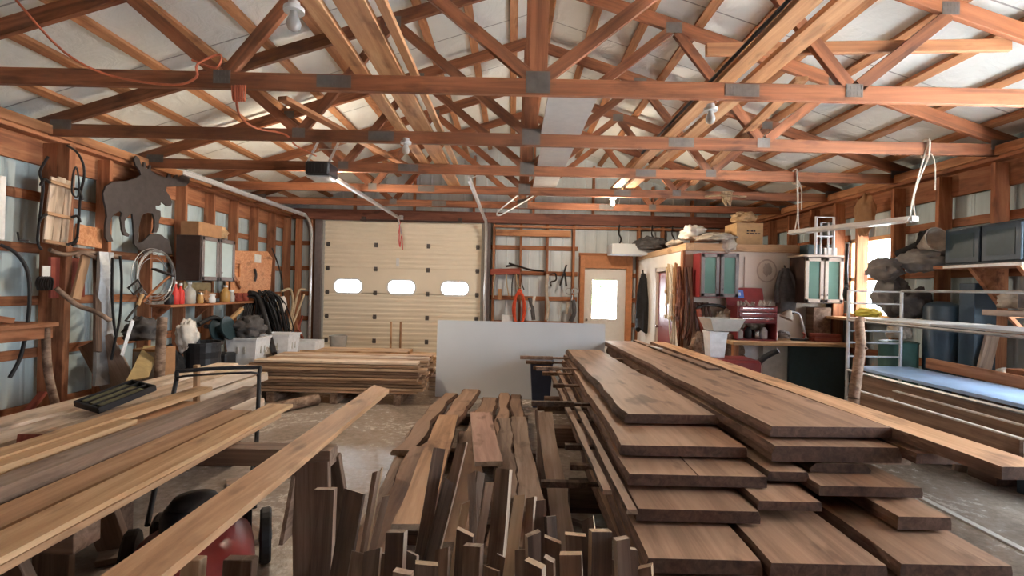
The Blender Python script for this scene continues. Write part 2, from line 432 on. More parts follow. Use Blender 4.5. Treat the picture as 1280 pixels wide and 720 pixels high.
# ---- side walls: studs, girts and pale ribbed sheet
def side_wall(name,xi,s,label,studs,girts,win=None,big=None):
    w=empty(name,(xi,3.3,0),label,'wall',kind='structure')
    xs=xi+s*.19
    b=MB(); holes=[h for h in (big,win) if h]; y=YB
    for y0,y1,z0,z1 in holes:
        b.span((xs,y,0),(xs+s*.04,y0,3.35))
        if z0>0: b.span((xs,y0,0),(xs+s*.04,y1,z0))
        b.span((xs,y0,z1),(xs+s*.04,y1,3.35)); y=y1
    b.span((xs,y,0),(xs+s*.04,9.9,3.35))
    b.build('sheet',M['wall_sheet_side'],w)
    for z in girts:
        segs=[]; y=YB
        for y0,y1,z0,z1 in holes:
            if z0-.04<z<z1+.04: segs.append((y,y0)); y=y1
        segs.append((y,9.75))
        for y0,y1 in segs: beam('girt',(xs-s*.022,y0,z),(xs-s*.022,y1,z),.04,.09,M['stud_wood'],w)
    for y in studs:
        if big and big[0]-.02<y<big[1]+.02: continue
        beam('stud',(xi+s*.07,y,0.0),(xi+s*.07,y,2.9),.15,.045,M['stud_wood'],w,up=(0,1,0))
    beam('top_plate',(xi+s*.075,YB,2.965),(xi+s*.075,9.7,2.965),.15,.09,M['stud_wood'],w)
    beam('header',(xi+s*.15,YB,2.80),(xi+s*.15,9.7,2.80),.04,.24,M['stud_wood'],w)
    beam('plate_edge',(xi-s*.025,YB,3.0),(xi-s*.025,9.7,3.0),.045,.09,M['purlin_wood'],w)
    beam('sill_plate',(xi+s*.07,big[1] if big else YB,.02),(xi+s*.07,9.7,.02),.14,.04,M['stud_wood'],w)
    return w
yl=[1.6+.61*k for k in range(14)]
wl=side_wall('wall_left',XL,-1,'left stud wall with pale blue-grey sheet between the studs','x'and[3.43+.0]+[-2.5,-1.3,-.1,1.0,2.2]+[4.65+.61*k for k in range(9)],[.35,.88,1.38,1.88,2.38])
WIN=(5.86,6.78,1.30,2.38); BIG=(.5,3.92,.95,2.72)  # BIG is an unseen opening added beside the viewer for daylight
wr=side_wall('wall_right',XR,1,'right stud wall with pale sheet and a bright window','wall'and[-2.5,-1.3,-.1,.65,3.97,4.59,5.19,5.80,6.40,6.85,7.4,8,8.6,9.2],[.35,.85,1.30,1.86,2.40],WIN,BIG)
# window in the right wall
wn=empty('window_1',(XR+.19,6.3,1.3),'bright sunlit window in the right wall beside the green cabinets','window',kind='structure')
b=MB(); y0,y1,z0,z1=WIN
for a,c in(((y0,z0),(y1,z0+.05)),((y0,z1-.05),(y1,z1)),((y0,z0),(y0+.05,z1)),((y1-.05,z0),(y1,z1)),((y0,1.80),(y1,1.845))):
    b.span((XR+.17,a[0],a[1]),(XR+.235,c[0],c[1]))
b.build('window_frame',M['yellow_board'],wn)
MB().span((XR-.12,y0-.05,z0-.035),(XR+.19,y1+.05,z0)).build('window_sill',M['yellow_board'],wn)
MB().span((XR+.2,y0+.03,z0+.03),(XR+.206,y1-.03,z1-.03)).build('window_glass',M['window_glass'],wn)

wk=empty('wall_back',(XC,YB,0),'dark timber wall at the end behind the viewer','wall',kind='structure')
b=MB().span((-4.75,YB,0),(4.95,YB+.04,3.2)); za=APEX+.11
b.add([(-4.95,YB,3.1),(5.2,YB,3.1),(XC,YB,za),(-4.95,YB+.04,3.1),(5.2,YB+.04,3.1),(XC,YB+.04,za)],[(0,1,2),(5,4,3),(0,3,4,1),(1,4,5,2),(2,5,3,0)])
b.build('sheet',M['dark_beam'],wk)
# ---- far wall with openings for the overhead door and the entry door
GX0,GX1,GZ=-3.80,-.60,2.88
DX0,DX1,DZ=1.44,2.27,2.08
wf=empty('wall_far',(0,YW+.2,0),'far gable wall with studs, girts and pale sheet','wall',kind='structure')
ys=YW+.17
b=MB()
for a,c in(((-4.8,0),(GX0,3.1)),((GX0,GZ),(GX1,3.1)),((GX1,0),(DX0,3.1)),((DX0,DZ),(DX1,3.1)),((DX1,0),(4.9,3.1))):
    b.span((a[0],ys,a[1]),(c[0],ys+.04,c[1]))
za=APEX+.11
b.add([(-4.95,ys,3.1),(5.15,ys,3.1),(XC,ys,za),(-4.95,ys+.04,3.1),(5.15,ys+.04,3.1),(XC,ys+.04,za)],[(0,1,2),(5,4,3),(0,3,4,1),(1,4,5,2),(2,5,3,0)])
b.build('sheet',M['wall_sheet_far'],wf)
for x in (-4.3,-4.02,-.38,.16,.69,1.22,2.52,3.0,3.6,4.2):
    beam('stud',(x,YW+.07,0),(x,YW+.07,2.9),.045,.14,M['stud_wood'],wf,up=(0,1,0))
for x in (-3.2,-2.0,-.8,.4,1.6,2.8,3.6):
    beam('gable_stud',(x,YW+.1,3.05),(x,YW+.1,roof_z(x)),.045,.09,M['stud_wood'],wf,up=(0,1,0))
for z in (.35,.9,1.40,1.91,2.42):
    for x0,x1 in((-4.6,GX0-.1),(GX1+.1,DX0-.12),(DX1+.1,4.7)):
        if z<DZ or x0!=DX1+.1 : beam('girt',(x0,YW+.145,z),(x1,YW+.145,z),.04,.085,M['stud_wood'],wf)
beam('girt',(DX0-.1,YW+.145,2.3),(DX1+.1,YW+.145,2.3),.04,.085,M['stud_wood'],wf)
beam('light_board',(-.35,YW-.02,2.70),(1.15,YW-.02,2.70),.03,.13,M['purlin_wood'],wf)
# header beams over the door
beam('header',(-4.4,YW-.03,2.985),(4.58,YW-.03,2.985),.09,.21,M['dark_beam'],wf)
beam('header',(-.4,YW-.0,2.83),(4.5,YW-.0,2.83),.06,.05,M['stud_wood'],wf)
beam('jamb_post',(GX0-.075,YW+.02,0),(GX0-.075,YW+.02,2.88),.13,.12,M['greyed_frame'],wf,up=(0,1,0))
beam('jamb_post',(GX1+.09,YW+.02,0),(GX1+.09,YW+.02,2.88),.13,.12,M['greyed_frame'],wf,up=(0,1,0))
beam('corner_post',(-4.25,YW-.05,0),(-4.25,YW-.05,2.88),.12,.06,M['stud_wood'],wf,up=(0,1,0))

# ---- overhead garage door
gd=empty('door_1',((GX0+GX1)/2,YW+.06,0),'wide cream sectional overhead door with three small rounded windows','door',kind='structure')
YD=YW+.05; NP=6; ph=GZ/NP
cx=(GX0+GX1)/2
wz=1.565
for k in range(NP):
    z0=k*ph; z1=(k+1)*ph
    if z0<wz<z1:
        polys=[[(GX0,z0),(GX1,z0),(GX1,z1),(GX0,z1)]]
        for x in (-3.285,-2.215,-1.145): polys.append(rrect(x,wz,.55,.28,.12))
        b=plate(polys,.045); b.v=[Vector((p.x,YD+.0225+p.z,p.y)) for p in b.v]
    else:
        b=MB().span((GX0,YD,z0),(GX1,YD+.045,z1))
        n=5
        for q in range(n):
            zz=z0+(q+.5)*(z1-z0)/n
            b.add([(GX0,YD,zz-.03),(GX1,YD,zz-.03),(GX1,YD-.012,zz-.018),(GX0,YD-.012,zz-.018),(GX1,YD-.012,zz+.02),(GX0,YD-.012,zz+.02),(GX1,YD,zz+.032),(GX0,YD,zz+.032)],
                  [(0,1,2,3),(3,2,4,5),(5,4,6,7)])
    b.build('door_panel',M['almond_steel'],gd)
    if k:
        for x in (GX0+.1,-2.74,-1.69,GX1-.1):
            MB().span((x-.035,YD-.016,k*ph-.045),(x+.035,YD-.0125,k*ph+.045)).tube([(x-.04,YD-.02,k*ph),(x+.04,YD-.02,k*ph)],.009,8,smooth=0).build('hinge',M['gusset_steel'],gd)
for x in (-3.285,-2.215,-1.145):
    o_=rrect(x,wz,.60,.33,.145); i_=rrect(x,wz,.53,.26,.11)
    b=plate([o_,i_],.02); b.v=[Vector((p.x,YD-.008+p.z,p.y)) for p in b.v]
    fr=b.build('door_window',M['white_enamel'],gd)
    b=plate([rrect(x,wz,.55,.28,.12)],.006); b.v=[Vector((p.x,YD+.02+p.z,p.y)) for p in b.v]
    b.build('pane',M['window_glass'],fr)
MB().span((-2.33,YD-.03,1.98),(-2.27,YD-.008,2.14)).build('lift_plate',M['white_enamel'],gd)
MB().span((GX0-.06,YD-.015,GZ-.01),(GX1+.06,ys+.05,GZ+.06)).build('weather_strip',M['grey_plastic'],gd)
# weather strip down both sides
for x in (GX0,GX1): MB().span((x-.03,YD-.02,0),(x+.03,YD-.001,GZ)).span((x-.06,YD-.02,0) if x<-2 else (x,YD-.02,0),(x,ys+.05,GZ) if x<-2 else (x+.06,ys+.05,GZ)).build('weather_strip',M['grey_plastic'],gd)

# ---- entry door
ed=empty('door_2',((DX0+DX1)/2,YW+.08,0),'white entry door with a tall glass light in a brown wooden frame','door',kind='structure')
b=plate([[(DX0,.02),(DX1,.02),(DX1,DZ-.05),(DX0,DZ-.05)],[(1.60,1.02),(2.10,1.02),(2.10,1.80),(1.60,1.80)]],.045)
b.v=[Vector((p.x,YW+.06+p.z,p.y)) for p in b.v]; b.build('door_leaf',M['door_white'],ed)
b=plate([[(1.555,.975),(2.145,.975),(2.145,1.845),(1.555,1.845)],[(1.605,1.025),(2.095,1.025),(2.095,1.795),(1.605,1.795)]],.02)
b.v=[Vector((p.x,YW+.03+p.z,p.y)) for p in b.v]; fr=b.build('window_trim',M['white_enamel'],ed)
MB().span((1.6,YW+.06,1.02),(2.1,YW+.066,1.80)).build('pane',M['window_glass'],fr)
for nm,a,c in(('jamb',(DX0-.09,0),(DX0,2.28)),('jamb',(DX1,0),(DX1+.12,2.28)),('head_board',(DX0-.0,2.03),(DX1,2.28))):
    MB().span((a[0],YW-.04,a[1]),(c[0],ys+.045,c[1])).build(nm,M['door_brown'],ed,bevel=.004)
b=MB().lathe([(.001,-.07),(.02,-.068),(.028,-.05),(.02,-.03),(.01,-.02),(.01,0),(.03,.002),(.03,.01)],(DX0+.06,YW+.04,1.0),16,M=Matrix.Rotation(R(-90),3,'X')); b.build('door_knob',M['chrome'],ed,smooth=True)

# ---- partition room in the far right corner
OX,OY,OZ=2.51,7.0,2.2
wp=empty('wall_partition_side',(OX,8.3,0),'cream side wall of the corner room with a dark red door','wall',kind='structure')
b=MB()
DY0,DY1=7.42,8.3
for a,c in(((OY,0),(DY0,OZ)),((DY1,0),(9.55,OZ)),((DY0,1.93),(DY1,OZ))): b.span((OX,a[0],a[1]),(OX+.1,c[0],c[1]))
b.build('panel',M['wall_board'],wp)
for a,c in(((DY0-.07,0),(DY0,2.0)),((DY1,0),(DY1+.07,2.0)),((DY0-.07,1.93),(DY1+.07,2.0))): MB().span((OX-.02,a[0],a[1]),(OX,c[0],c[1])).build('door_casing',M['pale_frame'],wp,bevel=.003)
beam('rim_joist',(OX+.05,OY-.05,OZ+.055),(OX+.05,9.55,OZ+.055),.12,.1,M['yellow_board'],wp)
beam('corner_board',(OX-.02,OY+.02,0),(OX-.02,OY+.02,OZ),.04,.09,M['stud_wood'],wp,up=(0,1,0))
d3=empty('door_3',(OX+.03,7.86,0),'dark red door in the side wall of the corner room','door',kind='structure')
MB().span((OX+.02,DY0+.01,.01),(OX+.06,DY1-.01,1.92)).build('door_leaf',M['maroon_paint'],d3,bevel=.003)
MB().lathe([(.001,-.06),(.025,-.055),(.025,-.035),(.01,-.02),(.01,0)],(OX+.02,DY1-.08,1.0),14,M=Matrix.Rotation(R(90),3,'Y')).build('door_knob',M['chrome'],d3,smooth=True)
wq=empty('wall_partition_front',(3.5,OY,0),'cream front wall of the corner room behind the workbench','wall',kind='structure')
MB().span((OX+.1,OY,0),(XR,OY+.1,OZ)).build('panel',M['wall_board'],wq)
beam('rim_joist',(OX-.0,OY-.02,OZ+.055),(XR-.35,OY-.02,OZ+.055),.05,.11,M['yellow_board'],wq)
MB().span((OX,OY,OZ+.03),(XR,9.55,OZ+.1)).build('deck',M['stud_wood'],wq)

# ================================================================ roof trusses
TY=[3.36+1.2*k for k in range(5)]
desc=['nearest roof truss, its bottom chord spanning the whole picture overhead','second roof truss from the viewer, its heels resting on both wall plates','third roof truss from the viewer, above the door opener','fourth roof truss from the viewer, fluorescent light rope tied close by','last roof truss, nearest to the overhead door']
def truss(Y,label):
    t=empty('roof_truss',(XC,Y,CH_Z),label,'roof truss',group='wooden roof trusses')
    w=M['truss_wood']; th=.042
    def seg(n,a,b,h=.088,dy=0): beam(n,(XC+a[0],Y+dy,a[1]),(XC+b[0],Y+dy,b[1]),th,h,w,t,up=(0,0,1) if abs(a[0]-b[0])>.02 else (1,0,0))
    # beam() width is along X of its frame: for members in the X-Z plane that is the Y direction
    seg('bottom_chord',(-HALF-.08,CH_Z),(HALF+.08,CH_Z),.115)
    for s in(-1,1):
        seg('top_chord',(s*(HALF+.3),roof_z(XC+HALF+.3)),(0,APEX),.12)
        bz=CH_Z+.055; tz=lambda d: roof_z(XC+d)-.055
        seg('web',(s*.06,bz+.02),(s*1.3,tz(1.3)))
        seg('web',(s*2.17,bz),(s*1.36,tz(1.36)))
        seg('web',(s*2.24,bz),(s*2.86,tz(2.86)))
        # steel nail plates on the near face
        for nm,(x,z,ww,hh) in dict(a=(s*2.2,CH_Z+.02,.12,.09),b=(s*1.33,tz(1.33)+.03,.15,.1),c=(s*2.86,tz(2.86)+.04,.12,.09),d=(s*1.42,CH_Z+.005,.24,.085),e=(s*(HALF-.05),CH_Z+.05,.2,.09)).items():
            gp=MB().box((XC+x,Y-th/2-.002,z),(ww,.003,hh))
            nx=int(ww/.022); nz=2
            for i in range(nx):
                for j in range(nz): gp.box((XC+x-ww/2+(i+.5)*ww/nx,Y-th/2-.004,z-hh/4+j*hh/2),(.007,.003,hh*.28))
            gp.build('nail_plate',M['gusset_steel'],t)
    seg('king_post',(0,CH_Z+.055),(0,APEX-.05),.13)
    gp=MB().box((XC,Y-th/2-.002,CH_Z+.03),(.17,.003,.15))
    for i in range(8): gp.box((XC-.074+i*.021,Y-th/2-.004,CH_Z+.03),(.008,.003,.12))
    gp.build('nail_plate',M['gusset_steel'],t)
    return t
for k,Y in enumerate(TY): truss(Y,desc[k])
# ================================================================ things overhead
zc=CH_Z+.0575+.014
def flat(name,x0,x1,Y0,Y1,z,mat,label,cat='board',group=None,t=.036):
    o=beam(name,((x0+x1)/2,Y0,z),((x0+x1)/2,Y1,z),x1-x0,t,mat); return tag(o,label,cat,group)
zb=CH_Z+.0575+.018
G='boards stored on the truss chords'
flat('loose_board',-1.13,-1.03,1.9,6.0,zb,M['fresh_board'],'light board lying across the truss chords, left one of three left of centre',group=G)
flat('loose_board',-.96,-.79,1.9,7.35,zb,M['fresh_board'],'widest light board lying across the truss chords left of the centre posts',group=G)
flat('loose_board',-.74,-.685,1.9,6.1,zb,M['fresh_board'],'narrow light strip across the truss chords, closest to the centre posts',group=G)
flat('loose_board',1.40,1.52,1.7,7.0,zb,M['fresh_board'],'light board with a black cable along it, across the chords right of centre',group=G)
flat('loose_board',1.585,1.72,1.6,7.4,zb,M['fresh_board'],'right-hand light board across the chords right of centre',group=G)
o=MB().tube([(1.375,1.7,zb+.01),(1.372,3.4,zb+.012),(1.375,5.2,zb+.01)],.012,8).build('black_cable',M['black_rubber']); tag(o,'black cable running along the overhead board right of centre','cable')
# scattered timber stored higher in the webs
o=beam('tie_board',(1.34,3.41,3.32),(3.5,3.41,3.40),.036,.085,M['purlin_wood']); tag(o,'light board nailed level across the webs of the nearest truss, right side','board')
o=beam('tie_board',(-1.95,4.0,3.14),(-1.35,6.3,3.14),.09,.036,M['purlin_wood']); tag(o,'slanting loose board over the chords, left, above the door opener','board')
o=beam('tie_board',(2.05,3.45,3.15),(2.55,6.9,3.15),.09,.036,M['fresh_board']); tag(o,'slanting loose board across the chords above the hanging light','board')
# pale panels lying on the chords, right of the king posts
zp=CH_Z+.0575+.008
for k,(y0,y1,x0,x1,l) in enumerate([(3.38,4.9,.24,.62,'nearest of three pale ceiling panels laid on the chords'),(4.95,5.95,.27,.61,'middle of three pale ceiling panels laid on the chords'),(6.0,7.05,.27,.60,'farthest of three pale ceiling panels laid on the chords')]):
    b=MB().span((x0,y0,zp-.008),(x1,y1,zp+.008)).build('pale_board',M['ceiling_board'],bevel=.003); tag(b,l,'panel','pale panels on the chords')

# ---- door tracks, opener and its rail
def track(name,x,label):
    t=empty(name,(x,5.95,2.9),label,'door track',group='overhead door tracks')
    b=MB()
    zt=2.90
    for dz,w in((0,.004),):
        b.span((x-.003,5.75,zt-.03),(x+.003,9.1,zt+.03)); 
        for s in(-1,1): b.span((x-.003,5.75,zt+s*.03-.003),(x+(.03 if x<-2 else -.03),9.1,zt+s*.03+.003))
    b.build('rail',M['galvanised'],t)
    pts=[]
    for i in range(9):
        a=R(90*i/8); pts.append((x,9.1+.35*math.sin(a),zt-.35*(1-math.cos(a))))
    pts.append((x,9.45,.05))
    MB().tube(pts,.028,6,smooth=0).build('curve',M['galvanised'],t)
    # hangers
    sx=1 if x<-2 else -1
    MB().bar((x,5.8,zt+.03),(x,5.8,3.0),.03,.004).bar((x,5.8,zt+.03),(x+.02,5.80,3.06),.03,.004).bar((x,5.82,zt+.02),(x+.28,5.78,3.02),.03,.004).build('hanger',M['galvanised'],t)
    return t
track('door_track',-3.97,'galvanised door track along the left wall under the rafters')
track('door_track',-.53,'galvanised door track curving down right of the overhead door')
op=empty('door_opener',(-2.21,5.5,2.9),'black overhead door opener with a long rail reaching to the door','door opener')
MB().span((-2.345,5.36,2.82),(-2.075,5.66,2.975)).build('motor_housing',M['black_plastic'],op,bevel=.02)
b=MB().span((-2.33,5.352,2.835),(-2.09,5.36,2.96)); [b.span((-2.31+.035*i,5.348,2.85),(-2.295+.035*i,5.353,2.94)) for i in range(6)]; b.build('grille',M['black_iron'],op)
MB().span((-2.345,5.4,2.80),(-2.075,5.62,2.82)).build('light_cover',M['white_plastic'],op,bevel=.006)
MB().span((-2.235,5.66,2.885),(-2.185,9.5,2.925)).build('rail',M['galvanised'],op)
MB().bar((-2.33,5.4,2.97),(-2.33,5.7,3.3),.03,.004).bar((-2.09,5.4,2.97),(-2.09,5.7,3.3),.03,.004).bar((-2.33,5.7,3.2),(-2.09,5.7,3.2),.03,.004).build('hanger',M['galvanised'],op)
MB().bar((-2.21,9.2,2.88),(-2.21,9.5,2.62),.03,.006).span((-2.24,9.42,2.86),(-2.18,9.54,2.98)).build('door_arm',M['galvanised'],op)
b=MB().tube([(-2.2,9.4,2.9),(-2.25,9.42,2.6),(-2.22,9.44,2.35),(-2.19,9.43,2.6),(-2.16,9.42,2.3)],.008,6).tube([(-2.21,9.3,2.88),(-2.2,9.35,2.35)],.008,6); b.build('pull_cord',M['red_plastic'],op)
# torsion pipe over the door
o=MB().tube([(-3.0,9.4,2.87),(-1.0,9.4,2.87)],.018,8,smooth=0).span((-2.98,9.395,2.86),(-2.92,9.5,2.94)).span((-1.08,9.395,2.86),(-1.02,9.5,2.94)).build('door_shaft',M['dark_cabinet']); tag(o,'dark horizontal shaft on the beam above the overhead door','pipe')

l=bpy.data.lights.new('added_opener_light','POINT'); l.energy=85; l.color=(1,.84,.64); l.shadow_soft_size=.06  # added warm lamp, unseen behind the opener, to brighten the overhead door
lo=bpy.data.objects.new('added_opener_light',l); C.objects.link(lo); link_at(lo,op,Matrix.Translation((-2.21,5.86,2.84)))
MB().lathe([(.02,0),(.035,-.03),(.03,-.06),(.01,-.07)],(-2.21,5.74,2.93),12).build('bulb',M['lit_bulb'],op,smooth=True)  # added lit bulb, hidden behind the motor housing
# ---- fluorescent fixture hung on ropes
A=Vector((3.35,5.76,2.33)); B=Vector((3.80,4.56,2.33)); d=(B-A).normalized()
fx=empty('fluorescent_light',A,'white fluorescent shop light hanging on ropes at right','light fixture')
b=MB(); Mf=frame(d).to_4x4()
prof=[(-.09,-.01),(-.05,.035),(.05,.035),(.09,-.01),(.085,-.012),(.047,.028),(-.047,.028),(-.085,-.012)]
L_=(B-A).length
vs=[A+(Mf@Vector((x,y,z))) for y in(0,L_) for x,z in prof]; n=8
b.add(vs,[tuple(range(n))[::-1],tuple(range(n,2*n))]+[(i,(i+1)%n,n+(i+1)%n,n+i) for i in range(n)])
b.build('reflector',M['white_enamel'],fx)
for s in(-.035,.035):
    q=Mf@Vector((s,0,0)); MB().tube([A+q+d*.04,B+q-d*.04],.018,10,smooth=0).build('tube',M['bulb'],fx)
MB().box(A+Vector((0,0,.01)),(.10,.03,.05),frame(d)).build('end_cap',M['white_enamel'],fx); MB().box(B+Vector((0,0,.01)),(.10,.03,.05),frame(d)).build('end_cap',M['white_enamel'],fx)
for p,Yt,dx,l in((A+d*.03,5.76,.0,'white rope holding the far end of the fluorescent light'),(B-d*.03,4.56,.10,'knotted white rope holding the near end of the fluorescent light')):
    top=Vector((p.x+dx,Yt-.03,CH_Z-.0)); b=MB()
    b.tube([p+Vector((0,0,.03)),p+Vector((.03,0,.25)),top+Vector((0,-.01,.06))],.007,6)
    b.tube([p+Vector((.05,0,.03)),p+Vector((.035,0,.25)),top+Vector((.02,-.01,-.05))],.007,6)
    b.tube([top+Vector((.0,-.02,-.07)),top+Vector((0,-.02,.07)),top+Vector((0,.06,.075)),top+Vector((0,.06,-.07)),top+Vector((.01,-.02,-.075))],.009,6)
    b.tube([top+Vector((.01,-.03,-.06)),top+Vector((.05,-.03,-.16)),top+Vector((.055,-.03,-.4))],.006,6)
    o=b.build('hanging_rope',M['rope_white'],smooth=True); tag(o,l,'rope')
# coiled rope on the fourth chord
b=MB()
for i in range(6): b.tube([(3.0+.02*i,6.94,3.066),(3.02+.02*i,6.925,2.9-.03*(i%3)),(3.05+.02*i,6.94,3.066)],.008,6)
b.tube([(2.75,6.92,2.98),(3.0,6.92,3.0),(3.35,6.92,2.99)],.012,6)
o=b.build('tied_rope',M['rope_tan'],smooth=True); tag(o,'tan rope wound over the fourth truss chord at right','rope')
# lamp holders
def lamp(p,label,watt):
    t=empty('ceiling_lamp',p,label,'lamp',group='bare lamps under the chords')
    x,y,z=p
    MB().lathe([(.05,.0),(.05,.02),(.03,.03),(.028,.05)],(x,y,z),16).build('lamp_holder',M['white_enamel'],t,smooth=True)
    MB().lathe([(.02,.0),(.022,-.02),(.032,-.04),(.036,-.06),(.028,-.085),(.010,-.095)],(x,y,z),16).build('bulb',M['lit_bulb'] if watt else M['jar_glass'],t,smooth=True)
    if not watt: return t
    l=bpy.data.lights.new('bulb_light','POINT'); l.energy=watt; l.color=(1,.84,.64); l.shadow_soft_size=.05
    lo=bpy.data.objects.new('bulb_light',l); C.objects.link(lo); link_at(lo,t,Matrix.Translation((x,y,z-.15)))
lamp((1.44,3.55,2.94),'glass lamp hanging behind the nearest truss chord, right of centre',0)
lamp((1.46,7.1,2.945),'white bulb hanging below the far chord, right of the door track',75)
lamp((-1.0,4.4,2.9),'small bulb under the second truss, left of centre',0)
lamp((-1.12,2.40,2.955),'round bulb at the top of the picture beside the long overhead boards',0)

# ---- orange cord draped over the nearest truss on the left, and its tail
o=MB().tube([P(20,0,3.0),P(80,65,3.1),P(140,95,3.25),P(215,106,3.31),P(245,97,3.32),P(247,80,3.32),P(275,68,3.33),P(270,85,3.33),P(240,75,3.33)],.008,6).build('extension_cord',M['orange_cable'],smooth=True); tag(o,'orange-brown cord draped along the nearest truss at top left','cord')
b=MB(); 
for i in range(5): 
    q=P(290+3*i,107,3.31); b.tube([q,q+Vector((.01,0,-.09)),q+Vector((.03,-.01,-.10)),q+Vector((.03,-.01,0))],.007,6)
b.tube([P(295,118,3.32),P(300,145,3.6),P(320,160,4.0),P(350,166,4.5),P(362,172,4.55),P(370,182,5.0),P(395,195,5.5)],.009,6)
o=b.build('extension_cord',M['orange_cable'],smooth=True); tag(o,'reddish cord coil hung under the nearest truss, trailing to the door opener','cord')
# wire hook hanging under the last chord
o=MB().tube([P(655,238,8.1),P(640,250,8.0),P(622,265,7.9),P(625,269,7.9),P(645,258,8.0),P(662,248,8.1),P(672,240,8.12)],.012,6).build('wire_loop',M['galvanised'],smooth=True); tag(o,'pale bent rod loop hanging below the last truss near centre','rod')
# ================================================================ left wall and its tools
def on(px,py,X=-4.30): return PX(px,py,X)
# wooden sled with iron runners on the wall
s=empty('wooden_sled',on(75,250),'old wooden sled with iron runners hung upright on the left wall','sled')
for k,(a,b_) in enumerate([((68,222),(58,304)),((77,222),(68,306)),((86,226),(79,305))]):
    p,q=on(*a,-4.24),on(*b_,-4.24); beam('slat',p,q,.075,.02,M['pale_board'],s,up=(1,0,0))
for a,b_ in(((62,226),(93,236)),((58,266),(90,273)),((55,301),(85,306))):
    beam('cross_bar',on(*a,-4.2),on(*b_,-4.2),.03,.025,M['tan_board'],s,up=(1,0,0))
for dx,pts in((0,[(84,182),(96,190),(104,205),(105,222),(101,240),(99,268),(96,300),(90,306)]),(1,[(60,196),(50,215),(54,232),(51,262),(47,300),(52,312)])):
    MB().tube([on(x,y,-4.16) for x,y in pts],.011,6).build('runner',M['black_iron'],s,smooth=True)
for a,b_,c in(((62,228),(55,224),(51,232)),((58,268),(52,272),(49,278)),((92,236),(99,238),(103,250)),((89,272),(97,270),(100,278)),((84,306),(93,302),(97,296))):
    MB().tube([on(*a,-4.18),on(*b_,-4.15),on(*c,-4.15)],.013,6).build('bracket',M['black_iron'],s,smooth=True)
# thin hoops behind
MB().tube([on(96,210,-4.1),on(99,230,-4.1),on(97,246,-4.08),on(90,240,-4.08),on(92,215,-4.08)],.008,6,closed=True).build('runner',M['black_iron'],s,smooth=True)
# moose silhouette
mo=[(120+a/5.146,185+b/5.146) for a,b in [(60,245),(110,215),(190,212),(250,195),(285,172),(275,140),(250,110),(240,70),(255,50),(275,70),(285,110),(300,125),(303,90),(315,95),(318,130),(335,135),(340,110),(350,110),(348,145),(365,155),(395,175),(430,185),(455,190),(462,165),(475,165),(480,190),(495,195),(508,175),(520,172),(522,195),(545,180),(575,170),(598,190),(595,225),(565,248),(510,248),(450,250),(445,275),(470,310),(485,345),(480,370),(455,375),(430,355),(410,345),(412,365),(400,372),(378,372),(380,392),(410,405),(412,440),(400,470),(400,510),(385,545),(362,545),(372,510),(372,460),(360,420),(330,415),(300,425),(285,450),(272,510),(265,560),(262,600),(270,612),(300,600),(345,555),(380,548),(420,560),(440,580),(465,590),(478,640),(482,682),(350,665),(310,680),(270,650),(240,615),(240,560),(235,480),(228,420),(215,425),(195,445),(180,470),(180,510),(190,540),(210,555),(205,570),(175,560),(163,530),(158,480),(152,450),(165,420),(150,405),(120,420),(95,450),(85,490),(88,550),(105,600),(75,605),(55,575),(55,500),(65,440),(60,390),(48,340),(42,290)]]
XM=-4.33
pts=[on(x,y,XM) for x,y in mo]
b=plate([[(p.y,p.z) for p in pts]],.02); b.v=[Vector((XM+p.z,p.x,p.y)) for p in b.v]
m=empty('moose_silhouette',on(170,300,XM),'large dark cut-out moose hanging on the left wall studs','wall ornament')
b.build('moose_cutout',M['moose_metal'],m)
q=on(204,238,XM+.014); MB().lathe([(.001,0),(.008,.001),(.008,.004)],q,10,M=Matrix.Rotation(R(90),3,'Y')).build('eye',M['chrome'],m)
# short painted post end at the far left edge
o=beam('pale_stick',on(2,220,-4.2),on(0,300,-4.2),.05,.03,M['white_enamel'],up=(1,0,0)); tag(o,'pale painted stick on the wall at the left edge of the picture','stick')

# ---- cabinet on left wall
def cabinet(name,x0,x1,y0,y1,z0,z1,face,label,body,frame_,glass,n=2,handle=None,group=None):
    """wall cabinet, doors on face: '+x' or '-y'"""
    t=empty(name,((x0+x1)/2,(y0+y1)/2,z0),label,'cabinet',group=group)
    MB().span((x0,y0,z0),(x1,y1,z1)).build('carcass',body,t,bevel=.003)
    for i in range(n):
        if face=='+x':
            w=(y1-y0)/n; a=y0+i*w+.008; c=y0+(i+1)*w-.008; f=lambda u,v,d:(x1+d,u,v)
        else:
            w=(x1-x0)/n; a=x0+i*w+.008; c=x0+(i+1)*w-.008; f=lambda u,v,d:(u,y0-d,v)
        fw=.05; b=MB()
        for (u0,v0),(u1,v1) in(((a,z0+.01),(a+fw,z1-.01)),((c-fw,z0+.01),(c,z1-.01)),((a,z0+.01),(c,z0+.01+fw)),((a,z1-.01-fw),(c,z1-.01))):
            b.span(f(u0,v0,.003),f(u1,v1,.024))
        dr=b.build('cabinet_door',frame_,t,bevel=.004)
        MB().span(f(a+fw-.005,z0+fw,.004),f(c-fw+.005,z1-fw,.012)).build('door_panel',glass,dr)
        hx=c-.03 if i==0 else a+.03
        MB().lathe([(.004,0),(.006,.012),(.013,.02),(.001,.028)],f(hx,z0+.12,.022),10,M=Matrix.Rotation(R(90),3,'Y' if face=='+x' else 'X')).build('knob',M['greyed_frame'],dr,smooth=True)
    return t
cabinet('wall_cabinet',-4.42,-4.10,6.30,7.06,1.605,2.205,'+x','dark wall cabinet with two pale glazed doors on the left wall',M['dark_cabinet'],M['greyed_frame'],M['pale_glass'])
o=MB().span((-4.40,6.35,2.207),(-4.16,6.85,2.39)).span((-4.39,6.37,2.39),(-4.17,6.6,2.395)).build('cardboard_box',M['cardboard_dark'],bevel=.004); tag(o,'long brown cardboard box on top of the dark wall cabinet','box')
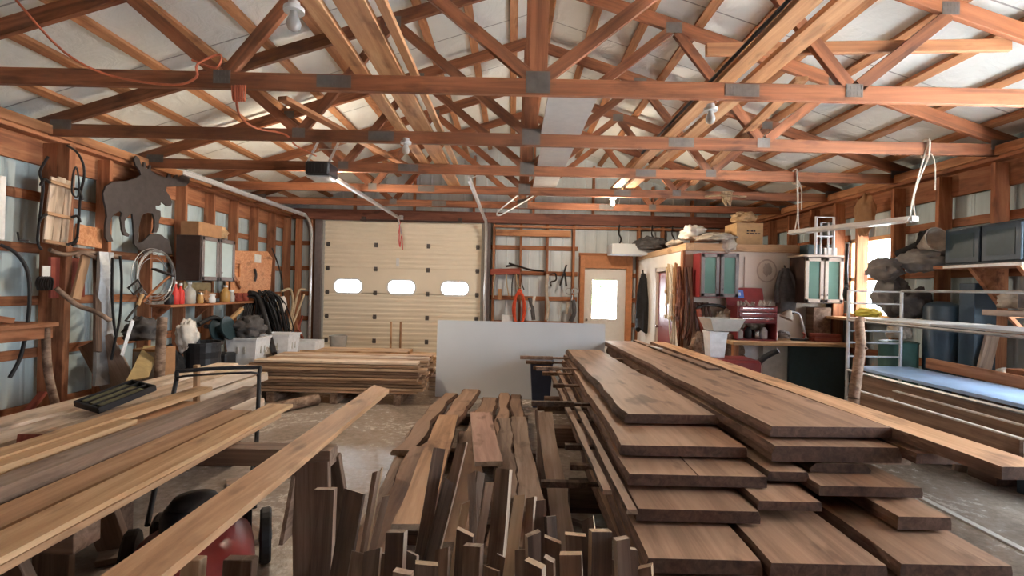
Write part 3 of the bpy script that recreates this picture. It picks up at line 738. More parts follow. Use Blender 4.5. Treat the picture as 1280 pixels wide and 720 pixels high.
o=MB().blob((-4.3,7.0,2.30),(.22,.28,.23),3,.25,flat=True).build('paper_bag',M['paper_bag']); tag(o,'crumpled brown paper bag on the dark wall cabinet, beside the long box','bag')
# ---- osb board with hooks
t=empty('tool_board',(-4.39,8.1,1.4),'orange particle-board tool panel on the left wall studs','board')
b=plate([[(7.5,1.42),(8.72,1.37),(8.78,2.05),(8.6,2.16),(7.5,2.09)]],.015); b.v=[Vector((-4.40+p.z,p.x,p.y)) for p in b.v]; b.build('panel',M['osb'],t)
MB().span((-4.392,8.17,1.94),(-4.389,8.38,2.08)).build('paper_note',M['paper'],t)
o=MB().tube([(-4.36,8.12,1.83),(-4.35,8.15,1.72),(-4.36,8.13,1.62)],.02,6).build('tool_handle',M['black_iron'],t)
t2=empty('wooden_crate',(-4.36,7.45,1.4),'small orange wooden crate front beside the tool panel','crate')
beam('stile',(-4.37,7.36,1.42),(-4.37,7.36,1.95),.05,.02,M['osb'],t2,up=(1,0,0)); beam('stile',(-4.37,7.72,1.42),(-4.37,7.72,1.95),.05,.02,M['osb'],t2,up=(1,0,0))
for z in(1.45,1.65,1.92): beam('slat',(-4.36,7.3,z),(-4.36,7.76,z),.02,.06,M['osb'],t2)
beam('brace',(-4.355,7.36,1.88),(-4.355,7.7,1.5),.015,.04,M['stud_wood'],t2)
# ---- shelf with bottles
sh=empty('wall_shelf',(-4.3,6.8,1.27),'long narrow board shelf on the left wall carrying bottles','shelf')
beam('shelf_board',(-4.28,5.85,1.285),(-4.28,7.75,1.285),.26,.03,M['stud_wood'],sh)
for y in(5.9,6.7,7.6): MB().add([(-4.42,y,1.27),(-4.2,y,1.27),(-4.42,y,1.08),(-4.42,y+.03,1.27),(-4.2,y+.03,1.27),(-4.42,y+.03,1.08)],[(0,1,2),(5,4,3),(0,3,4,1),(1,4,5,2),(2,5,3,0)]).build('bracket',M['stud_wood'],sh)
zs=1.30
def bottle(p,r,h,mat,label,neck=.35,cap=None,handle=False,name='bottle',group='bottles and jars on the left wall shelf'):
    t=empty(name,p,label,name,group=group); x,y,z=p
    MB().lathe([(r*.9,0),(r,.01),(r,h*.62),(r*.85,h*.7),(r*neck,h*.85),(r*neck,h)],p,16).build('body',mat,t,smooth=True)
    MB().lathe([(r*neck*1.2,h),(r*neck*1.2,h+.02),(r*neck*.9,h+.03)],p,12).build('cap',cap or M['white_plastic'],t,smooth=True)
    if handle: MB().tube([(x,y-r*.7,z+h*.6),(x,y-r*1.15,z+h*.72),(x,y-r*.6,z+h*.86)],r*.13,6).build('handle',mat,t,smooth=True)
    return t
bottle((-4.27,5.98,zs),.05,.17,M['black_plastic'],'black bottle at the near end of the left wall shelf')
bottle((-4.27,6.09,zs),.045,.26,M['red_plastic'],'red bottle on the left wall shelf, next to the black bottle')
bottle((-4.27,6.19,zs),.045,.24,M['red_plastic'],'red bottle on the left wall shelf, next to the clear jug')
bottle((-4.25,6.33,zs),.075,.26,M['jar_glass'],'clear round-shouldered jug on the left wall shelf',.3,None,True,'jug')
bottle((-4.25,6.55,zs),.04,.12,M['amber'],'small amber jar on the left wall shelf under the cabinet',.8,M['chrome'],False,'jar')
bottle((-4.23,6.76,zs),.055,.10,M['white_plastic'],'squat white tin on the left wall shelf, front of the brown cloth',.8,None,False,'jar')
bottle((-4.24,7.10,zs),.07,.22,M['amber'],'yellow-brown jug on the left wall shelf',.4,None,True,'jug')
bottle((-4.24,7.26,zs),.045,.15,M['grey_plastic'],'grey can on the left wall shelf beside the yellow-brown jug',.7,None,False,'can')
o=MB().blob((-4.30,6.72,1.375),(.16,.28,.19),5,.4,flat=True).build('rag',M['cardboard_dark']); tag(o,'crumpled brown rag on the left wall shelf','rag')
for k,(y,l) in enumerate(((7.45,'brown mug on the left shelf, nearer of two under the crate'),(7.62,'brown mug on the left shelf, farther of two under the crate'))):
    mg=empty('mug',(-4.24,y,zs),l,'mug',group='mugs on the left shelf')
    MB().lathe([(.05,0),(.06,.01),(.06,.13),(.054,.13),(.052,.015)],(-4.24,y,zs),16).build('cup',M['red_wood'],mg,smooth=True)
    MB().tube([(-4.24,y-.06,zs+.11),(-4.24,y-.1,zs+.07),(-4.24,y-.06,zs+.03)],.009,6).build('handle',M['red_wood'],mg,smooth=True)
o=MB().span((-4.41,6.42,1.31),(-4.39,7.0,1.58)).build('yellow_card',M['yellow_ply']); tag(o,'yellow board standing on the left shelf below the cabinet','board')

# ---- wire coil and hand tools in front of the studs
b=MB(); r0=random.Random(3)
for i in range(7):
    cy,cz=5.62+r0.uniform(-.03,.03),1.66+r0.uniform(-.03,.03); rr=.27+r0.uniform(-.05,.05); a0=r0.uniform(0,6)
    b.tube([(-4.22+.012*i,cy+rr*math.cos(a0+q*.524),cz+rr*1.02*math.sin(a0+q*.524)) for q in range(12)],.0038,5,smooth=3,closed=True)
o=b.build('wire_coil',M['grey_steel'],smooth=True); tag(o,'big coil of thin grey wire hung on the left wall','wire coil')
o=MB().tube([on(160,360,-4.1),on(172,350,-4.1),on(177,358,-4.1),on(167,368,-4.1)],.012,6,closed=True,smooth=0).tube([on(167,368,-4.1),on(178,362,-4.1)],.012,6,smooth=0).build('iron_bracket',M['black_iron']); tag(o,'small black iron frame hanging in front of the wire coil','tool')
t=empty('pickaxe',on(190,360,-4.15),'small hoe with a dark blade leaning on the left wall above the bottles','tool')
MB().tube([on(212,345,-4.15),on(190,365,-4.15),on(178,378,-4.12)],.014,8,smooth=0).build('handle',M['stud_wood'],t)
MB().bar(on(192,336,-4.15),on(216,345,-4.15),.06,.02).build('blade',M['black_iron'],t,bevel=.004)
t=empty('hay_knife',on(165,393,-4.1),'bent iron tool hanging below the wire coil','tool')
MB().tube([on(174,379,-4.1),on(157,401,-4.05),on(166,402,-4.05)],.012,6,smooth=0).build('shank',M['black_iron'],t); MB().tube([on(178,368,-4.1),on(172,382,-4.1)],.02,8,smooth=0).build('grip',M['cardboard'],t)
o=beam('metal_strip',on(166,400,-4.0),on(152,445,-3.9),.05,.01,M['galvanised'],up=(1,0,0)); tag(o,'bright metal strip leaning below the wire coil','strip')
# tall grey sheet metal leaning by the stud, dark plank beside it
b=MB()
for i in range(11):
    f=i/10; p=on(132-1*f,315+165*f,-4.1); w=.15+.10*f
    b.v += [p+Vector((0.02*math.sin(f*9),-w/2,0)),p+Vector((.03+.02*math.sin(f*7),0,0)),p+Vector((.0+.02*math.cos(f*8),w/2,0)),p+Vector((-.02,w/2,0)),p+Vector((-.02,-w/2,0))]
for i in range(10):
    for k in range(5): b.f.append([i*5+k,i*5+(k+1)%5,i*5+5+(k+1)%5,i*5+5+k]); b.m.append(0)
b.f += [[0,1,2,3,4],[50,51,52,53,54]]; b.m += [0,0]
o=b.build('sheet_metal',M['grey_steel'],smooth=False); tag(o,'tall bent grey flashing strip leaning against the left wall','sheet metal')
o=beam('dark_plank',on(121,322,-4.2),on(122,440,-4.0),.07,.03,M['offcut_dark'],up=(1,0,0)); tag(o,'narrow dark plank upright beside the grey flashing','plank')
for k,(pts,l) in enumerate(([(150,320),(152,350),(150,395),(143,430),(139,450)],'long black hose hanging past the grey flashing'),([(141,322),(140,360),(142,400),(145,420)],'short black cord hanging between the flashing and the wire coil')) if False else enumerate([([(150,320),(152,350),(150,395),(143,430),(139,450)],'long black hose hanging past the grey flashing'),([(141,322),(140,360),(142,400),(145,420)],'short black cord hanging between the flashing and the wire coil')]):
    o=MB().tube([on(x,y,-4.0) for x,y in pts],.012,6).build('hanging_hose',M['black_rubber'],smooth=True); tag(o,l,'hose')
# boards on the near wall: brown panel, slanted pole, hose arc, paper
o=MB().bar(on(97,283,-4.3),on(113,308,-4.3),.02,.3,up=(0,0,1)).build('x',M['cardboard_dark']) if False else beam('wooden_plaque',on(112,283,-4.403),on(110,308,-4.403),.30,.03,M['osb'],up=(1,0,0)); tag(o,'small reddish wooden panel on the left wall beside the sled','panel')
o=beam('leaning_stick',on(108,317,-4.2),on(94,374,-4.2),.09,.03,M['tan_board'],up=(1,0,0)); tag(o,'tan board leaning on the left wall below the moose','board')
o=beam('wide_plank',on(84,322,-4.36),on(84,372,-4.36),.36,.03,M['red_wood'],up=(1,0,0)); tag(o,'wide reddish plank behind the tan leaning board','plank')
o=MB().tube([on(70,360,-4.05),on(88,375,-4.0),on(100,383,-4.0),on(120,390,-3.95),on(138,401,-3.9)],.022,8).build('curved_handle',M['log_wood'],smooth=True); tag(o,'curved wooden tool handle slanting across the left wall','tool handle')
o=MB().tube([on(0,306,-4.2),on(18,315,-4.15),on(33,335,-4.1),on(37,362,-4.1),on(35,400,-4.05),on(26,445,-4.0),on(12,472,-4.0)],.014,8).build('black_hose',M['black_rubber'],smooth=True); tag(o,'thick black hose looping down the wall at far left','hose')
o=MB().span(on(52,332,-4.25),on(63,347,-4.24)).build('wall_note',M['paper']); tag(o,'white paper tag on the post at far left','paper')
b=MB()
for i in range(5): b.tube([on(48+3*i,362,-4.2),on(46+3*i,354,-4.15),on(49+3*i,347,-4.12),on(53+3*i,350,-4.15),on(52+3*i,362,-4.2)],.012,6)
o=b.build('spring_coil',M['black_iron'],smooth=True); tag(o,'dark coiled spring on the girt under the paper tag','spring')
o=beam('wall_post',on(70,200,-4.2),on(66,492,-4.2),.13,.05,M['stud_wood'],up=(0,1,0)) if False else beam('wall_post',(-4.35,4.62,0),(-4.35,4.66,2.9),.12,.07,M['stud_wood'],up=(0,1,0)); tag(o,'brown post standing in front of the left wall by the sled','post')
o=MB().tube([on(22,290,-4.3),on(24,300,-4.3),on(35,301,-4.3)],.008,6,smooth=0).build('wall_hook',M['black_iron']); tag(o,'thin iron hook on the girt left of the sled','hook')
b=MB()
for pts in([(62,312),(80,318),(105,315),(130,318),(150,321)],[(95,322),(100,316),(110,318),(125,325)]): b.tube([on(x,y,-4.15) for x,y in pts],.02,8)
o=b.build('old_branch',M['log_wood'],smooth=True); tag(o,'weathered branch-like handle lying along the girt under the sled','handle')
# ---- low bench at far left with trestle legs
be=empty('side_bench',(-4.1,4.1,.0),'brown plank bench against the left wall at the picture edge','bench')
q=on(64,408,-3.95)
beam('bench_top',(-4.12,3.0,1.205),(-4.12,q.y,1.205),.48,.035,M['stud_wood'],be)
beam('apron',(-3.92,3.0,1.14),(-3.92,q.y-.03,1.14),.03,.10,M['stud_wood'],be)
MB().tube([(-3.92,q.y-.08,1.18),(-3.9,q.y-.07,.8),(-3.87,q.y,.4),(-3.84,q.y+.03,0)],.03,8).build('leg',M['log_wood'],be,smooth=True)
beam('brace',(-4.0,4.12,.62),(-4.0,3.55,0.05),.06,.03,M['red_wood'],be); beam('brace',(-3.96,3.5,.55),(-3.96,4.15,.0),.06,.03,M['red_wood'],be)
beam('brace',(-4.35,3.2,1.42),(-4.1,3.95,1.24),.05,.05,M['stud_wood'],be)
beam('leg',(-4.28,3.1,1.19),(-4.28,3.1,0),.06,.06,M['stud_wood'],be)
# leaning panels, boxes below
o=beam('leaning_board',(-4.2,4.85,.98),(-3.75,4.95,.0),.36,.02,M['grey_board'],up=(0,1,0)); tag(o,'dark triangular-looking panel leaning behind the lumber at left','panel')
t=empty('cardboard_box',(-3.95,5.35,0),'pale cardboard box standing on another behind the left lumber','box')
MB().span((-4.15,5.12,0),(-3.75,5.5,.42)).build('lower_box',M['offcut_dark'],t); MB().span((-4.05,5.14,.424),(-3.78,5.42,.86)).build('carton',M['cardboard_dark'],t,bevel=.004)
MB().span((-4.035,5.136,.45),(-3.795,5.139,.83)).build('flap',M['canvas'],t)
o=MB().blob((-4.15,5.42,1.02),(.32,.4,.3),9,.4,flat=True).build('dark_bundle',M['dark_cloth']); tag(o,'dark bundle on top of the boxes by the left wall','bundle')
o=beam('x',(-4.2,5.85,1.0),(-3.6,5.72,.0),.02,.40,M['yellow_ply'],up=(0,1,0)) if False else MB().add([PX(158,476,-3.55),PX(180,432,-4.0),PX(195,432,-4.0),PX(195,448,-3.9),PX(186,471,-3.55)],[(0,1,2,3,4)]).add([PX(158,476,-3.55)+Vector((-.03,.02,-.02)),PX(180,432,-4.0)+Vector((-.03,.02,-.02)),PX(195,432,-4.0)+Vector((-.03,.02,-.02)),PX(195,448,-3.9)+Vector((-.03,.02,-.02)),PX(186,471,-3.55)+Vector((-.03,.02,-.02))],[(4,3,2,1,0)]).add([],[(-10,-9,-4,-5),(-9,-8,-3,-4),(-8,-7,-2,-3),(-7,-6,-1,-2),(-6,-10,-5,-1)]).build('yellow_board',M['yellow_ply']); tag(o,'dull yellow board leaning behind the left lumber','board')
o=MB().tube([PX(203,397,-3.75),PX(201,432,-3.72),PX(199,470,-3.68)],.05,10,smooth=0).tube([PX(199,470,-3.68),PX(198,500,-3.66)],.05,10,smooth=0).build('wooden_post',M['log_wood'],smooth=True); tag(o,'short round wooden post standing behind the left lumber','post')
# trash can with bag
t=empty('trash_can',(-4.0,6.15,0),'black ribbed trash can with a white cloth over its rim','trash can')
prof=[(.17,0)]+[(.18+.02*i/10+(.008 if i%2 else 0),.08*i) for i in range(1,11)]+[(.225,.80),(.225,.84),(.20,.84),(.16,.05)]
MB().lathe(prof,(-3.88,6.05,0),22).build('can',M['black_plastic'],t,smooth=False)
o=MB().blob((-4.0,5.92,.92),(.22,.24,.42),4,.35).build('white_cloth',M['white_cloth']); tag(o,'crumpled white cloth hanging over the black trash can','cloth')
o=MB().blob((-4.1,5.78,.55),(.28,.24,.5),14,.3).build('black_bag',M['black_cloth']); tag(o,'black bag slumped against the trash can','bag')
# dark planter / hose reel
o=MB().lathe([(.05,-.09),(.17,-.09),(.17,-.07),(.07,-.06),(.07,.06),(.17,.07),(.17,.09),(.05,.09)],(-4.05,6.75,.93),18,M=Matrix.Rotation(R(75),3,'Y')).build('hose_reel',M['teal_dark'],smooth=True); tag(o,'dark teal hose reel beside the trash can','reel')
o=MB().span((-4.2,6.5,.0),(-3.85,6.75,.62)).build('tool_case',M['black_plastic'],bevel=.02); tag(o,'low black case on the floor under the hose reel','case')
o=MB().tube([(-4.2,6.45,1.02),(-4.15,6.7,1.1),(-4.15,6.95,1.0),(-4.18,7.1,.92),(-4.2,6.9,.95),(-4.2,6.6,.98)],.03,8).build('rubber_tube',M['black_rubber'],smooth=True); tag(o,'black rubber tube on a bracket under the shelf','hose')
o=MB().bar((-4.2,7.0,.95),(-4.12,7.35,1.2),.06,.05).build('wood_clamp',M['cardboard'],bevel=.01); tag(o,'tan wooden clamp under the left shelf','clamp')
# white totes: two stacked columns
def tote(x,y,z,label,rot=0):
    t=empty('storage_tote',(x,y,z),label,'storage tote',group='white totes stacked by the left wall')
    MB().tub((x,y,z),.36,.34,.44,.42,.40,.012,rot=rot).build('bin',M['tote_white'],t)
    MB().tub((x,y,z+.37),.455,.435,.465,.445,.03,.022,rot=rot).build('rim',M['tote_white'],t)
    b=MB(); 
    for s_ in(-.05,.05): b.box((x+.205,y+s_,z+.22),(.01,.02,.10)).box((x+s_,y-.20,z+.22),(.02,.01,.10))
    b.build('label_mark',M['grey_plastic'],t)
tote(-3.82,7.0,0,'lower white tote of the nearer stack by the left wall'); tote(-3.82,7.0,.41,'upper white tote of the nearer stack by the left wall')
tote(-3.62,7.55,0,'lower white tote of the farther stack by the left wall'); tote(-3.62,7.55,.41,'upper white tote of the farther stack by the left wall')
o=MB().blob((-3.82,7.0,.93),(.40,.36,.32),21,.4).build('black_bag',M['dark_cloth']); tag(o,'dark bag stuffed in the top of the nearer white tote','bag')
# pale boxes on the floor further back
o=MB().span((-3.75,8.1,0),(-3.3,8.5,.62)).build('white_carton',M['white_plastic'],bevel=.006); tag(o,'white box on the floor behind the lumber stack, left','box')
t=empty('bucket',(-3.3,8.85,0),'grey bucket behind the white box near the door track','bucket')
MB().lathe([(.13,0),(.16,.33),(.165,.33),(.165,.35),(.15,.35),(.12,.02)],(-3.2,8.9,.3),18).build('pail',M['grey_plastic'],t,smooth=True); MB().span((-3.4,8.75,0),(-3.0,9.1,.3)).build('crate',M['offcut_dark'],t)
# ---- cables and ropes hung on the far part of the left wall
b=MB(); r0=random.Random(5)
for i in range(24):
    a=r0.uniform(-.05,.05); w=.20+r0.uniform(-.07,.10); hh=.85+r0.uniform(-.2,.18); y=7.9+r0.uniform(-.15,.15); x=-4.15+.011*i
    top=Vector((x,y,1.42+r0.uniform(-.03,.05)))
    b.tube([top+Vector((0,-w*.3,-.03)),top,top+Vector((.03,w,-.12)),top+Vector((.05,w*1.8,-hh*.6)),top+Vector((.06,w*2.2,-hh)),top+Vector((.05,w*1.4,-hh*.85)),top+Vector((.03,w*.4,-hh*.4)),top+Vector((0,-w*.3,-.1))],.011,6)
o=b.build('cable_bundle',M['black_rubber'],smooth=True); tag(o,'big bundle of black cables hung by the tool panel','cables')
b=MB()
for i in range(6):
    y=7.6+.05*i; b.tube([(-4.2,y,1.38),(-4.1,y+.1,1.3),(-4.1,y+.05+.03*i,.9),(-4.12,y-.05,.55),(-4.2,y-.1,.9),(-4.2,y,1.3)],.016,6)
o=b.build('cable_loop',M['black_iron'],smooth=True); tag(o,'shorter loop of black cable left of the big cable bundle','cables')
o=MB().tube([PX(337,420,-3.7),PX(331,395,-3.9),PX(322,370,-4.1),PX(312,366,-4.15)],.04,8).tube([PX(337,420,-3.7),PX(343,442,-3.5)],.04,8,smooth=0).build('thick_hose',M['black_rubber'],smooth=True); tag(o,'thick black hose arching down in front of the cable bundle','hose')
for k,(pts,l) in enumerate([([(348,368),(345,395),(340,425),(338,440)],'tan hose hanging nearest the black cables'),([(352,364),(363,362),(366,380),(360,410),(356,432)],'tan hose looped beside the white float'),([(382,362),(374,363),(369,380),(362,410),(348,436)],'pale hose slanting down beside the corner post'),([(380,368),(372,390),(362,415),(355,435)],'second pale hose under the slanting one by the corner'),([(340,310),(349,335),(353,355),(354,370)],'thin cord hanging from the tool panel corner')]):
    o=MB().tube([PX(x,y,-4.05) for x,y in pts],.022 if k<4 else .012,8).build('hanging_hose',M['rope_tan'] if k!=4 else M['black_iron'],smooth=True); tag(o,l,'hose')
o=MB().blob(PX(353,381,-4.0),(.12,.2,.3),2,.12).build('float_ball',M['white_cloth'],smooth=True); tag(o,'pale float hung among the tan hoses','float')
b=MB()
for k in range(4): b.bar(PX(350+6*k,392,-4.1),PX(346+10*k,438,-4.0),.03,.03)
o=b.build('broom_sticks',M['stud_wood']); tag(o,'brown tool sticks standing under the tan hoses','tools')
t=empty('folding_rack',PX(372,420,-4.1),'reddish wooden cross-legged rack folded by the corner post','rack')
for a,b_ in(((378,395),(364,432)),((368,398),(382,432))): beam('leg',PX(*a,-4.1),PX(*b_,-4.05),.05,.03,M['red_wood'],t,up=(1,0,0))
b=MB()
for i in range(6): b.blob(PX(330+8*i,440-3*(i%2),-3.7),(.25,.3,.22),i,.4)
o=b.build('rag_heap',M['canvas']); tag(o,'heap of pale rags on the floor below the hoses',"rags",kind='stuff')
# ================================================================ far wall tools
def fw(px,py,Y=9.5): return P(px,py,Y)
b=MB(); r0=random.Random(11)
c=fw(649,381,9.4)
for i in range(10):
    w=.11+r0.uniform(-.035,.035); h=.34+r0.uniform(-.07,.05); a=r0.uniform(0,6)
    b.tube([(c.x+w*math.cos(a+q*.63),9.42-.015*i,c.z-.08+h*math.sin(a+q*.63)) for q in range(10)],.012,6,smooth=3,closed=True)
o=b.build('orange_cord',M['orange_cord'],smooth=True); tag(o,'coil of bright orange extension cord on the far wall','cord')
t=empty('tool_rack',fw(632,340),'reddish board with hanging straps on the far wall','rack')
beam('rack_board',fw(613,340),fw(650,339),.03,.12,M['red_wood'],t)
for k,(x0,x1,y1) in enumerate(((633,636,370),(642,640,372),(645,650,360),(652,655,362),(619,617,372))):
    MB().tube([fw(x0,342,9.46),fw((x0+x1)/2-1,355,9.44),fw(x1,y1,9.46)],.012,6).build('strap',M['black_cloth'] if k%2 else M['rope_tan'],t,smooth=True)
o=MB().tube([fw(632,333,9.45),fw(645,332,9.45),fw(662,337,9.45),fw(680,339,9.45)],.022,6).tube([fw(636,329,9.45),fw(648,333,9.45)],.02,6,smooth=0).build('scythe',M['black_iron'],smooth=True); tag(o,'long dark curved blade resting above the strap rack','tool')
o=MB().tube([fw(688,343,9.45),fw(694,342,9.45),fw(695,350,9.45),fw(688,353,9.45),fw(689,358,9.45)],.018,6).build('clamp',M['black_iron'],smooth=True); tag(o,'black C-shaped clamp on the far wall','clamp')
for k,(a,b_,l) in enumerate((((708,331),(700,357),'long black pry bar on the far wall, left one of two'),((706,341),(708,358),'short black pry bar on the far wall, right one of two'))):
    o=MB().tube([fw(*a,9.45),fw(*b_,9.45)],.022,6,smooth=0).build('pry_bar',M['black_iron']); tag(o,l,'bar')
b=MB()
for dx in(-4,4):
    c=fw(715+dx,364,9.42); b.tube([(c.x+.06*math.cos(q*.63),9.42,c.z+.06*math.sin(q*.63)) for q in range(10)],.01,6,smooth=2,closed=True)
b.tube([fw(715,369,9.42),fw(714,385,9.42),fw(716,398,9.42)],.02,6)
o=b.build('harness_rings',M['grey_steel'],smooth=True); tag(o,'two metal rings of a harness hung left of the entry door','harness')
for k,(pts,r,mat,l) in enumerate([([(684,343),(683,365),(685,385),(683,400)],.035,'canvas','pale cloth strip hanging on the stud right of the orange cord'),([(716,375),(718,390),(713,402)],.045,'dark_cloth','dark mixed straps left of the entry door'),([(662,372),(665,385),(667,400)],.04,'dark_cloth','grey-black gloves bundle hanging beside the orange cord'),([(668,370),(666,380),(661,388)],.03,'white_cloth','pale glove hanging beside the orange cord'),([(710,378),(708,392)],.03,'canvas','tan pouch hanging left of the entry door')]):
    o=MB().tube([fw(x,y,9.42) for x,y in pts],r,7).build('hanging_strap',M[mat],smooth=True); tag(o,l,'strap')
o=MB().span(fw(627,394,9.4),fw(641,404,9.5)).build('white_box',M['white_plastic'],bevel=.01); tag(o,'small white box low on the far wall under the straps','box')
o=MB().span((-.28,9.42,1.36),(-.2,9.5,1.58)).build('switch_box',M['cardboard_dark'],bevel=.01); tag(o,'small brown switch box on the far wall by the door track','switch box')
# thin stakes standing at the overhead door
for k,(x,l) in enumerate(((489,'thin wooden stake standing against the overhead door, left one'),(501,'thin wooden stake standing against the overhead door, right one'))):
    o=beam('wooden_stake',P(x,402,9.0),PZ(x-1,0,0) if False else Vector((P(x,402,9.0).x,9.0,0)),.035,.035,M['tan_board'],up=(0,1,0)); tag(o,l,'stake')

# ---- lumber beside the door, and the stack in front of it
def pile(x0,x1,Y0,zs_,depth,mats,group,phrase,seed,n_across=4,gap=.004,along='x'):
    rr=random.Random(seed); z=zs_; 
    return
G='rough boards stacked on the floor before the overhead door'
rr=random.Random(4); x0,x1=-3.56,-1.20; z=.14; th=.043; rows=10
for k in range(rows):
    for j in range(4):
        w=.21; y=6.42+w/2+j*(w+.006)+(.03 if k%3==1 else 0)*(-1 if j==0 else 0)
        a=x0+rr.uniform(-.07,.08)+(.12 if k>7 else 0); c=x1+rr.uniform(-.06,.07)
        skew=.0
        o=beam('rough_board',(a,y+rr.uniform(-.02,.02),z+th/2),(c,y+rr.uniform(-.02,.02),z+th/2),w-.03,th-.010,M['stack_wood'] if k<9 or j%2 else M['pale_board'])
        tag(o,f"rough board, {ORD[k]} layer up, {ORD[j]} row back, stack before the overhead door",'board',G)
    z+=th
for x in(-3.2,-2.35,-1.5):
    o=beam('stack_bearer',(x,6.4,.07),(x,7.3,.07),.1,.135,M['log_wood']); tag(o,{-3.2:'left bearer under the board stack before the overhead door',-2.35:'middle bearer under the board stack before the overhead door',-1.5:'right bearer under the board stack before the overhead door'}[x],'bearer','bearers under the board stack')
o=MB().tube([(-2.95,5.75,.07),(-2.55,6.37,.07)],.07,10,smooth=0).build('short_log',M['log_wood'],smooth=True); tag(o,'short grey log on the floor in front of the board stack','log')
# pile against the door
rr=random.Random(8); G='light boards piled against the overhead door'
spec=[(-3.55,-2.1,.50,'top light board, left half'),(-2.05,-.75,.47,'top light board, right half')]
z=.0; k=0
for lev in range(8):
    for j in range(2):
        a=-3.6+rr.uniform(-.05,.1) if lev<6 else (-3.55 if j==0 else -3.4); c=-.9+rr.uniform(-.1,.15) if lev<6 else (-1.75 if lev==7 else -.95)
        o=beam('light_board',(a,8.2+j*.27,z+.03),(c,8.2+j*.27,z+.03),.25,.056,M['yellow_board'] if lev>4 else M['stack_wood']); tag(o,f"light board, {ORD[lev]} layer up, {'front' if j==0 else 'back'} row of the pile against the overhead door",'board',G)
    z+=.06
# ends sticking out on the right of the front stack
for k in range(5):
    o=beam('short_board',(-1.25,7.45+.0*k,.03+.07*k),(-.75+.05*(k%2),7.45,.03+.07*k),.22,.05,M['pale_board']); tag(o,f"short pale board, {ORD[k]} up in the low pile right of the board stack",'board','short pale boards right of the board stack')

# ---- white insulation sheet on edge
pA=Vector((-1.08,6.98,0)); pB=Vector((1.36,6.90,0)); Mx=frame(pB-pA)
b=plate([rrect(1.22,.555,2.44,1.11,.012,3)],.05)
Mm=Matrix.Translation(pA)@Matrix(((1,0,0),(0,0,-1),(0,1,0))).to_4x4()@Matrix.Identity(4)
ang=math.atan2(pB.y-pA.y,pB.x-pA.x)
Mm=Matrix.Translation(pA)@Matrix.Rotation(ang,4,'Z')@Matrix.Rotation(R(86),4,'X')
b.v=[Mm@p for p in b.v]
o=b.build('foam_sheet',M['foam_sheet']); tag(o,'large blank white insulation sheet standing on its long edge mid-shop','sheet')
o=beam('prop_block',(.2,7.1,.0),(.2,7.1,.6),.08,.06,M['stud_wood'],up=(0,1,0)); tag(o,'wooden prop behind the white insulation sheet','prop')
# ================================================================ corner room front: cabinets, bench, tools
cabinet('wall_cabinet',2.62,3.16,6.70,6.98,1.53,2.15,'-y','wall cabinet with two dark green doors beside the bridles, left of the bench',M['maroon_paint'],M['greyed_frame'],M['green_glass'])
cabinet('wall_cabinet',4.02,4.56,6.62,6.97,1.48,2.12,'-y','wall cabinet with two pale-framed green doors next to the bright window',M['dark_cabinet'],M['pale_frame'],M['green_glass'])
o=MB().span((4.0,6.6,2.122),(4.56,6.99,2.15)).build('cabinet_board',M['pale_frame'],bevel=.003); tag(o,'pale board lying on top of the pale-framed green cabinet','board')
o=MB().span((3.86,6.75,2.30),(4.1,6.98,2.42)).build('dark_box',M['teal_dark'],bevel=.006) if False else MB().span((4.12,6.7,2.152),(4.32,6.9,2.30)).build('dark_box',M['teal_dark'],bevel=.006); tag(o,'small dark teal box on top of the pale-framed cabinet','box')
o=MB().span((4.36,6.72,2.152),(4.54,6.9,2.26)).build('paper_roll_box',M['paper'],bevel=.006); tag(o,'pale carton on the pale-framed cabinet, beside the teal box','box')
b=MB(); y=5.9
b.add([],[])
t=empty('green_frame',(4.25,6.6,2.2),'pale green metal bracket standing on the pale-framed cabinet','bracket')
MB().tube([(4.13,6.55,2.15),(4.13,6.55,2.66),(4.37,6.55,2.66),(4.37,6.55,2.15)],.018,6,smooth=0).tube([(4.2,6.55,2.15),(4.2,6.55,2.58),(4.3,6.55,2.58),(4.3,6.55,2.15)],.012,6,smooth=0).tube([(4.13,6.55,2.4),(4.37,6.55,2.4)],.012,6,smooth=0).build('bracket_frame',M['white_plastic'],t)
# wall chart with faint round drawing
t=empty('wall_chart',(3.62,6.99,1.8),'faded paper chart with a round drawing, on the wall between the cabinets','poster')
MB().span((3.38,6.985,1.55),(3.88,6.998,2.13)).build('chart_paper',M['wall_board'],t)
b=plate([[(3.70+.15*math.cos(a*.2618),1.93+.17*math.sin(a*.2618)) for a in range(24)],[(3.70+.13*math.cos(a*.2618),1.93+.15*math.sin(a*.2618)) for a in range(24)]],.002); b.v=[Vector((p.x,6.982+p.z,p.y)) for p in b.v]; b.build('ring_drawing',M['pale_frame'],t)
o=MB().blob((3.71,6.98,1.95),(.12,.008,.17),6,.35).build('ink_drawing',M['pale_frame'],t)
